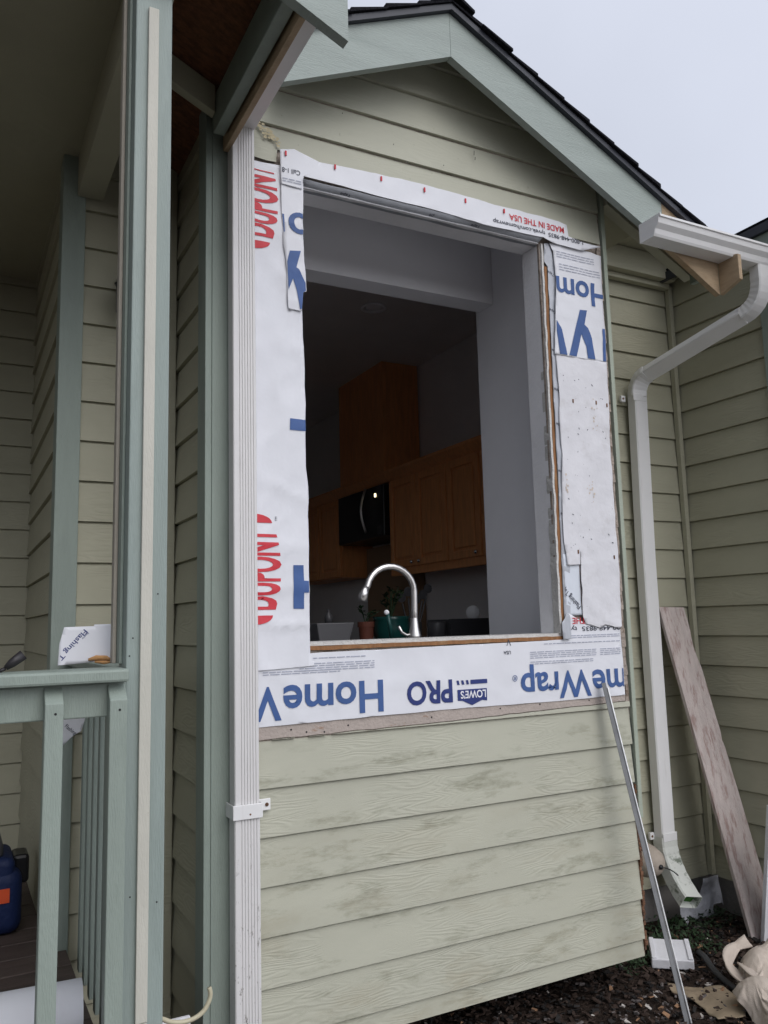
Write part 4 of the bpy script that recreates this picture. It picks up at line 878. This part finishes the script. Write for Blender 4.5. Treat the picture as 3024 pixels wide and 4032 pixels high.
p3 = [(3.150, 3.10, -1.07)]+bez((3.150, 3.10, -1.10), (3.150, 3.09, -1.23), (3.115, 2.93, -1.33), 12)
m_moss = M('mossy_enamel', (.60, .62, .58), .45, .05, 6, .1, dirt=((.05, .08, .04), 16, .54, .62, .8, (1, 1, 1), (-1.18, -1.10)))
b = MB(); b.sweep(p3, rrect(.098, .068), False, (0, 1, 0), corr(p3, .03)); o = part('outlet_elbow', b, [m_moss], D2, solid=.002)
b = MB(); q = [Vector(p3[-3]), Vector(p3[-2])]; b.sweep([q[0], q[1]], rrect(.088, .058), True, (0, 1, 0)); part('algae', b, m_green_in, D2)
for z in (1.135, -1.07):
    b = MB(); b.box(3.104, 3.196, 3.063, 3.0685, z-.02, z+.02); b.box(3.075, 3.1035, 3.120, 3.136, z-.017, z+.017); s_ = part('strap', b, m_white, D2, bevel=.003)
    b = MB(); b.lathe((3.087, 3.118, z), [(0, 0), (.006, .001), (.006, .004)], 10, 'y'); part('screw', b, m_rot, s_)

# ================================================================== PORCH RAILING
PR = thing('porch_railing', 'green porch railing with slant-topped balusters beside the post', 'railing', (.1, 1.95, -1.05))
b = MB(); b.box(-2.5, .352, 1.875, 2.01, -.1135, -.085); part('top_rail', b, m_trim, PR, bevel=.006)
b = MB(); b.box(-2.5, .352, 1.915, 1.952, -.188, -.1150); part('sub_rail', b, m_trim, PR, bevel=.003)
for x in (.182, .312, .052, -.078, -.208, -.338):
    b = MB(); b.hexa([(x, 1.878, -1.32), (x+.037, 1.878, -1.32), (x+.037, 1.914, -1.32), (x, 1.914, -1.32), (x, 1.878, -.151), (x+.037, 1.878, -.151), (x+.037, 1.914, -.119), (x, 1.914, -.119)])
    bl = part('baluster', b, m_trim, PR, bevel=.002)
    b = MB(); b.lathe((x+.021, 1.8775, -.172), [(0, 0), (.0028, 0), (.0028, .001)], 8, 'y'); part('screw', b, m_blk, bl)
PS = thing('porch_railing', 'green side railing in the shade between the porch post and the wall', 'railing', (.42, 2.55, -1.05))
b = MB(); b.box(.36, .455, 2.06, 3.11, -.118, -.092); part('top_rail', b, m_trim, PS, bevel=.004)
b = MB(); b.box(.385, .42, 2.06, 3.11, -.19, -.1185); part('sub_rail', b, m_trim, PS)
for k in range(9):
    y = 2.12+k*.115; b = MB(); b.box(.421, .457, y, y+.036, -1.12, -.125); part('baluster', b, m_trim, PS, bevel=.002)

# things about the porch
ft = thing('tape_scrap', 'white flashing tape scrap with slanted lettering standing on the porch rail', 'tape scrap', (.3, 2.12, -.09))
fp = lambda u, z, lift=0: (u, 2.12-.012*sn((u-.23)*14)-lift+.1*(z+.08), z)
Pp = [(.231, -.081), (.311, -.076), (.360, -.076), (.360, .014), (.312, .014), (.311, .010), (.244, .009), (.234, -.03)]
b = MB(); drape(b, tris_of(Pp), fp, .01); part('sheet', b, m_wrap, ft, smooth=True, solid=.001)
T = text_tris('Flashing T', .0115, (.2885, .0035), 229, width=.088, bold=.012); T += text_tris('flexwrap', .004, (.297, -.004), 229); b = MB(); drape(b, clip_tris(T, .236, .358, -.08, .0085), lambda u, z: fp(u, z, .0012), .01); part('printed_lettering', b, m_navy, ft)
hp = thing('tape_scrap', 'white curled scrap of flashing tape hanging below the porch rail', 'tape scrap', (.27, 2.2, -.28))
fh = lambda u, z, lift=0: (u, 2.2+.05*sn((u-.24)*22)-lift, z)
b = MB(); drape(b, tris_of([(.235, -.20), (.312, -.195), (.313, -.225), (.305, -.252), (.283, -.262), (.258, -.281), (.235, -.275)]), fh, .01); part('sheet', b, m_wrap, hp, smooth=True, solid=.001)
T = text_tris('Flashing', .009, (.262, -.236), 318, width=.036, bold=.01); b = MB(); drape(b, T, lambda u, z: fh(u, z, .0012), .01); part('printed_lettering', b, m_ink, hp)
b = MB(); b.tube([(.297, 2.10, -.070), (.315, 2.10, -.066), (.338, 2.10, -.067), (.352, 2.10, -.074)], .006, 10, True, [.5, 1.1, 1, .5]); b.tube([(.312, 2.10, -.075), (.333, 2.095, -.0775), (.35, 2.10, -.077)], .0045, 8, True, [.6, 1, .6]); one('work_glove', b, m_glove, 'crumpled tan glove on the porch rail under the tape scrap', 'glove', smooth=True)
b = MB(); b.tube([(.110, 1.972, -.076), (.122, 1.972, -.066), (.1445, 1.972, -.0485)], .0105, 14, True, [.55, .95, 1.1]); b.tube([(.095, 1.972, -.0835), (.110, 1.972, -.0765)], .004, 8); one('tool_handle', b, m_handle, 'dark screwdriver handle resting on the porch rail at the left edge', 'tool', smooth=True)
BG = thing('cooler_bag', 'blue cooler bag with an orange label on the porch floor', 'bag', (.13, 3.4, -1.05))
b = MB(); b.box(-.12, .265, 3.30, 3.58, -1.05, -.83); part('body', b, m_blue2, BG, bevel=.045, smooth=True)
b = MB(); b.box(-.10, .240, 3.31, 3.57, -.90, -.79); part('lid', b, m_blue2, BG, bevel=.03, smooth=True)
b = MB(); b.box(-.09, .20, 3.34, 3.56, -.80, -.735); part('grey_top_pocket', b, m_rack, BG, bevel=.02)
b = MB(); b.box(.235, .29, 3.38, 3.50, -.90, -.80); part('side_strap', b, m_blk, BG, bevel=.012)
b = MB(); b.box(.05, .222, 3.2965, 3.2995, -.935, -.888); part('label_patch', b, m_orange, BG)
b = MB(); b.box(.09, .19, 3.2945, 3.2962, -.925, -.900); part('label_print', b, m_greyp, BG)
RL = thing('wrap_roll', 'white roll of building wrap lying on the porch floor', 'roll', (.1, 2.5, -1.05))
b = MB(); prr = [(.075*cs(a*math.pi/20), .075*sn(a*math.pi/20)) for a in range(40)]
b.sweep([(-.75, 2.50, -.985), (.345, 2.42, -.985)], prr, False); part('paper', b, m_wrap, RL, smooth=True, solid=.003)
b = MB(); b.sweep([(-.75, 2.50, -.985), (.335, 2.421, -.985)], [(.04*cs(a*math.pi/10), .04*sn(a*math.pi/10)) for a in range(20)], False); part('core', b, m_card, RL, smooth=True, solid=.004)
b = MB(); hpth = [(.50, 2.28, -.985), (.525, 2.30, -1.0), (.547, 2.3, -1.014), (.575, 2.3, -1.022), (.603, 2.3, -1.022), (.625, 2.3, -1.015), (.640, 2.3, -1.004), (.651, 2.3, -.985), (.655, 2.3, -.97), (.651, 2.3, -.952)]
def smoothp(p, it=2):
    for _ in range(it):
        q = [p[0]]
        for i in range(len(p)-1):
            a, c = Vector(p[i]), Vector(p[i+1]); q += [tuple(a*.75+c*.25), tuple(a*.25+c*.75)]
        q.append(p[-1]); p = q
    return p
b.tube(smoothp(hpth+[]), .0062, 10); b.tube(smoothp([(.50, 2.28, -.985), (.47, 2.22, -1.1), (.50, 2.2, -1.35), (.6, 2.2, -1.49)]), .0062, 10); one('cable', b, m_hose, 'cream cable curling up beside the foot of the porch post', 'cable', smooth=True)
b = MB(); b.box(.53, .615, 2.35, 2.365, -1.5, -1.034); one('foam_scrap', b, m_foam, 'white foam offcut standing beside the foot of the porch post', 'offcut', bevel=.004)
LN = thing('wall_lantern', 'dark wall lantern half hidden behind the porch post', 'lantern', (.53, 3.12, 1.2))
b = MB(); b.box(.515, .575, 3.10, 3.135, 1.20, 1.34); part('back_plate', b, m_greyp, LN, bevel=.006)
b = MB(); b.tube([(.54, 3.10, 1.30), (.535, 3.03, 1.32), (.53, 3.0, 1.29)], .006, 8); part('arm', b, m_blk, LN, smooth=True)
b = MB(); b.lathe((.53, 3.0, 1.17), [(0, 0), (.02, .0), (.038, .09), (.045, .095), (.015, .125), (0, .13)], 8); part('lamp_body', b, m_blk, LN)

# ================================================================== THINGS ON THE RIGHT
# leaning metal bar
mbar = thing('metal_angle', 'long grey metal angle strip leaning against the facade', 'metal strip', (2.476, 2.385, GZ))
def lean(a, c, w, t, mat, name, par, offs=(0, 0, 0), side=(1, 0, 0)):
    a, c = Vector(a)+Vector(offs), Vector(c)+Vector(offs); d = (c-a).normalized(); s = Vector(side); s = (s-d*s.dot(d)).normalized(); nn = d.cross(s)
    b = MB(); b.hexa([a-s*w/2-nn*t/2, a+s*w/2-nn*t/2, a+s*w/2+nn*t/2, a-s*w/2+nn*t/2, c-s*w/2-nn*t/2, c+s*w/2-nn*t/2, c+s*w/2+nn*t/2, c-s*w/2+nn*t/2]); return part(name, b, mat, par, bevel=.0008)
lean((2.476, 2.385, GZ-.01), (2.362, 2.600, -.265), .030, .002, m_metal, 'flange', mbar, (0, 0, 0), (1, .25, 0))
lean((2.494, 2.384, GZ-.01), (2.380, 2.598, -.285), .005, .008, m_metw, 'edge', mbar, (0, 0, 0), (1, -.25, 0))
# weathered board
b = MB(); a0, a1, c0, c1 = Vector((3.325, 2.79, GZ-.01)), Vector((3.490, 2.765, GZ-.01)), Vector((3.200, 3.098, .04)), Vector((3.375, 3.098, .036))
nn = (a1-a0).cross(c0-a0).normalized()*.020
N_ = 40; L0, L1 = [], []
rn = random.Random(9)
for k in range(N_+1):
    t = k/N_; l = a0.lerp(c0, t); r_ = a1.lerp(c1, t)
    ch_ = .0; 
    if t > .945: ch_ = .0
    if .80 < t < .93: ch_ = .012*sn((t-.80)/.13*math.pi)
    if .55 < t < .60: ch_ = .006
    r_ = r_+(l-r_).normalized()*(ch_+rn.uniform(0, .0015)); L0.append(l); L1.append(r_)
for k in range(N_): b.hexa([L0[k], L1[k], L1[k]+nn, L0[k]+nn, L0[k+1], L1[k+1], L1[k+1]+nn, L0[k+1]+nn])
wb = thing('weathered_board', 'weathered whitewashed plank leaning in the corner by the downspout', 'board', (3.4, 2.78, GZ)); part('plank', b, m_board, wb)
b = MB()
for t, s_, r_ in ((.90, .72, .007), (.86, .82, .010), (.80, .9, .006), (.53, .9, .006), (.42, .93, .007), (.25, .85, .007)):
    p = a0.lerp(c0, t).lerp(a1.lerp(c1, t), s_)-nn.normalized()*(.0012 if nn.y > 0 else -.0012)
    e1 = (c0-a0).normalized()*r_*1.6; e2 = (a1-a0).normalized()*r_
    b.face([p+e1*cs(a)+e2*sn(a) for a in [i*.785 for i in range(8)]])
part('knot', b, m_rot, wb, smooth=False)
# white trim board at the right edge
wt = MB(); 
P0 = [Vector((3.345, 2.735, GZ-.01)), Vector((3.465, 2.735, GZ-.01))]; P1 = [Vector((3.26, 2.57, -.85)), Vector((3.38, 2.57, -.85))]
wt.hexa([P0[0], P0[1], P0[1]+Vector((0, .02, 0)), P0[0]+Vector((0, .02, 0)), P1[0], P1[1], P1[1]+Vector((0, .02, 0)), P1[0]+Vector((0, .02, 0))])
one('trim_board', wt, m_foam, 'white trim board leaning at the right edge in front of the plank', 'board', bevel=.002)
# foam block
FB = thing('foam_block', 'white foam vent block lying on the mulch', 'foam block', (2.81, 2.78, GZ))
ft4 = [Vector(p) for p in ((2.818, 2.916, -1.425), (2.952, 2.806, -1.425), (2.843, 2.680, -1.450), (2.707, 2.788, -1.450))]
nz = (ft4[1]-ft4[0]).cross(ft4[3]-ft4[0]).normalized(); nz = nz if nz.z > 0 else -nz
b = MB(); b.hexa([p-nz*.042 for p in ft4]+ft4); part('block', b, m_foam, FB, bevel=.005)
cc_ = (ft4[0]+ft4[2])/2; ins = lambda s_, k: cc_+(ft4[k]-cc_)*s_
b = MB()
for k in (1, 3):
    a_, c_ = ft4[k], ft4[(k+1) % 4]; m_ = [cc_+(a_-cc_)*.97, cc_+(c_-cc_)*.97]; w_ = (cc_-(a_+c_)/2)*.22
    P4 = [m_[0], m_[1], m_[1]+w_, m_[0]+w_]; b.hexa([p+nz*.0003 for p in P4]+[p+nz*.006 for p in P4])
part('raised_edge', b, m_foam, FB, bevel=.002)
# faucet cover
FC = thing('faucet_cover', 'tan foam outdoor faucet cover with a black drawcord behind the downspout', 'faucet cover', (2.92, 3.08, -1.22))
b = MB(); b.lathe((2.975, 3.13, -1.15), [(.080, 0), (.082, -.03), (.074, -.09), (.058, -.135), (.036, -.158), (0, -.165)], 26, 'y'); part('shell', b, m_cover, FC, smooth=True)
b = MB(); b.lathe((2.975, 2.962, -1.16), [(0, -.004), (.010, -.003), (.012, .004)], 12, 'y'); b.tube(smoothp([(2.975, 2.962, -1.16), (3.0, 2.95, -1.165), (3.035, 2.945, -1.185), (3.06, 2.945, -1.205)]), .0028, 8); part('drawcord', b, m_blk, FC, smooth=True)
# plastic film
ff = lambda u, z, lift=0: (u, 3.10+.02*noise.noise((u*14, z*14, 1))-.10*max(0, -1.34-z), z)
b = MB(); drape(b, tris_of([(3.376, -1.305), (3.553, -1.312), (3.561, -1.44), (3.53, -1.452), (3.50, -1.44), (3.45, -1.445), (3.43, -1.50), (3.36, -1.49), (3.33, -1.50), (3.27, -1.46), (3.24, -1.50), (3.205, -1.44), (3.20, -1.38), (3.30, -1.40), (3.366, -1.39)]), ff, .012)
b.v = [(min(v[0], 3.50), v[1], v[2]) for v in b.v]
one('plastic_sheet', b, m_film, 'crumpled translucent plastic sheet against the foundation below the downspout', 'plastic sheet', smooth=True, solid=.001)
# cardboard
b = MB(); drape(b, tris_of([(2.655, 2.655), (2.72, 2.59), (2.80, 2.50), (2.78, 2.42), (2.72, 2.33), (2.66, 2.28), (2.56, 2.32), (2.60, 2.42), (2.635, 2.52), (2.625, 2.60)]), lambda u, z: (u, z, gh(u, z)+.016+.006*noise.noise((u*15, z*15, 0))), .015); one('cardboard_piece', b, m_card, 'flat wet cardboard scrap between the metal angle and the drop cloth', 'cardboard', smooth=True, solid=.003)
# bent black strip and hose near the cloth
b = MB(); b.tube(smoothp([(2.98, 2.78, -1.475), (2.93, 2.70, -1.455), (2.86, 2.60, -1.46), (2.83, 2.50, -1.475), (2.83, 2.42, -1.485)]), .012, 10); one('black_hose', b, M('grey_black_hose', (.06, .06, .062), .5, .1, 9, .1), 'short dark hose lying on the soil left of the drop cloth', 'hose', smooth=True)
# drop cloth: heaped folds
ells = [(2.965, 2.45, .155, .15, .085, .45), (3.12, 2.44, .20, .15, .12, .1), (3.10, 2.32, .15, .14, .12, .1), (2.745, 2.27, .15, .10, .13, .3), (2.66, 2.10, .12, .13, .09, .7), (2.83, 2.05, .15, .16, .11, .3),
        (2.93, 2.26, .07, .2, .16, .6), (2.98, 2.10, .12, .14, .12, .1), (3.18, 2.18, .13, .2, .14, 0)]
def clothz(x, y):
    w1 = noise.noise((x*5, y*5, 1)); w2 = noise.noise((x*5, y*5, 7))
    xx, yy_ = x+.045*w1, y+.045*w2; h = 0; ins_ = -1
    for cx, cy, hh_, rx, ry, ro in ells:
        dx, dy = xx-cx, yy_-cy; u_ = (dx*cs(ro)+dy*sn(ro))/rx; v_ = (-dx*sn(ro)+dy*cs(ro))/ry; q = 1-u_*u_-v_*v_
        a_ = math.atan2(dy, dx); fold = .018*math.sin(a_*2+5*w1+cx*40)*min(1, math.hypot(u_, v_))
        if q > 0: h = max(h, (hh_+fold)*q**.42)
        ins_ = max(ins_, q)
    r1 = max(0, 1-abs(noise.noise((xx*3.5+3*w2, yy_*5, 3)))*4); r2 = max(0, 1-abs(noise.noise((xx*9+2*w1, yy_*5+2*w1, 5)))*7)
    return h+(.026*r1**1.3-.026*r2**1.5+.008*noise.noise((xx*16, yy_*16, 4)))*min(1, max(0, ins_)*4), ins_
def settled_cloth():
    """a canvas sheet with slack, dropped on the ground and on the bundle under it, kept as a plain mesh"""
    cm = bpy.data.meshes.new('bundle'); bm = bmesh.new()
    for cx, cy, hh_, rx, ry, ro in ells:
        mt = Matrix.Translation((cx, cy, GZ)) @ Matrix.Rotation(ro, 4, 'Z') @ Matrix.Diagonal((rx*.80, ry*.80, hh_*.9, 1))
        bmesh.ops.create_icosphere(bm, subdivisions=3, radius=1, matrix=mt)
    vs = [bm.verts.new(p) for p in ((2, 1.2, GZ+.002), (4, 1.2, GZ+.002), (4, 3.3, GZ+.002), (2, 3.3, GZ+.002))]; bm.faces.new(vs)
    bm.to_mesh(cm); bm.free(); co = bpy.data.objects.new('bundle', cm); C.objects.link(co)
    cmod = co.modifiers.new('c', 'COLLISION'); co.collision.thickness_outer = .006; co.collision.cloth_friction = 30
    NX, NY = 96, 84; b = MB(); x0, x1, y0, y1 = 2.55, 3.26, 1.90, 2.60
    P = {}
    for i_ in range(NX+1):
        for j_ in range(NY+1):
            x = x0+(x1-x0)*i_/NX; y = y0+(y1-y0)*j_/NY
            if i_ < 34: y -= 0
            x += .85*max(0, (y-2.24))*(1-(x-x0)/(x1-x0))
            z = GZ+.24+.070*noise.noise((x*7.5, y*7.5, 2))+.035*noise.noise((x*15, y*15, 6))
            P[i_, j_] = (x+.03*noise.noise((x*9, y*9, 11)), y+.03*noise.noise((x*9, y*9, 17)), z)
    for i_ in range(NX):
        for j_ in range(NY): b.face([P[i_, j_], P[i_+1, j_], P[i_+1, j_+1], P[i_, j_+1]])
    me = bpy.data.meshes.new('cloth'); bm = bmesh.new()
    vv_ = [bm.verts.new(P[i_, j_]) for i_ in range(NX+1) for j_ in range(NY+1)]
    for i_ in range(NX):
        for j_ in range(NY): a = i_*(NY+1)+j_; bm.faces.new((vv_[a], vv_[a+NY+1], vv_[a+NY+2], vv_[a+1]))
    bm.to_mesh(me); bm.free(); o = bpy.data.objects.new('cloth', me); C.objects.link(o)
    m = o.modifiers.new('c', 'CLOTH'); st_ = m.settings; st_.quality = 6; st_.mass = .4; st_.tension_stiffness = 18; st_.compression_stiffness = 18; st_.shear_stiffness = 6
    st_.bending_stiffness = .12; st_.air_damping = 2.0
    m.collision_settings.distance_min = .005; m.collision_settings.collision_quality = 3; m.collision_settings.use_self_collision = False
    m.point_cache.frame_start = 1; m.point_cache.frame_end = 44
    for f in range(1, 45): SC.frame_set(f)
    dg = bpy.context.evaluated_depsgraph_get(); nm = bpy.data.meshes.new_from_object(o.evaluated_get(dg))
    bpy.data.objects.remove(o); bpy.data.objects.remove(co); SC.frame_set(1)
    out = MB(); out.v = [tuple(v.co) for v in nm.vertices]; out.f = [tuple(p.vertices) for p in nm.polygons]; out.mi = [0]*len(out.f)
    return out
cl = settled_cloth()
b = MB()
dct = thing('drop_cloth', 'crumpled beige canvas drop cloth heaped on the ground at the lower right', 'drop cloth', (2.9, 2.25, GZ))
fo = part('folds', cl, m_cloth, dct, smooth=True, solid=.004); sbm = fo.modifiers.new('sub', 'SUBSURF'); sbm.levels = 1; sbm.render_levels = 1
b = MB()
rib = smoothp([(2.835, 2.43, -1.44), (2.825, 2.465, -1.42), (2.84, 2.505, -1.40), (2.88, 2.53, -1.38), (2.93, 2.535, -1.365), (2.99, 2.52, -1.35)])
b.sweep(rib, [(-.022, -.002), (-.010, -.007), (.010, -.006), (.024, .004), (.022, .009), (.008, .003), (-.010, .002), (-.024, .006)], True, (0, 0, 1), [.7+.4*abs(sn(k*.35)) for k in range(len(rib))])
rib = smoothp([(2.885, 2.47, -1.40), (2.86, 2.43, -1.40), (2.845, 2.38, -1.41), (2.85, 2.32, -1.41)])
b.sweep(rib, [(-.016, -.002), (.004, -.006), (.020, .003), (.018, .008), (.002, .001), (-.018, .004)], True, (0, 0, 1))
part('rolled_hem', b, m_cloth, dct, smooth=True)
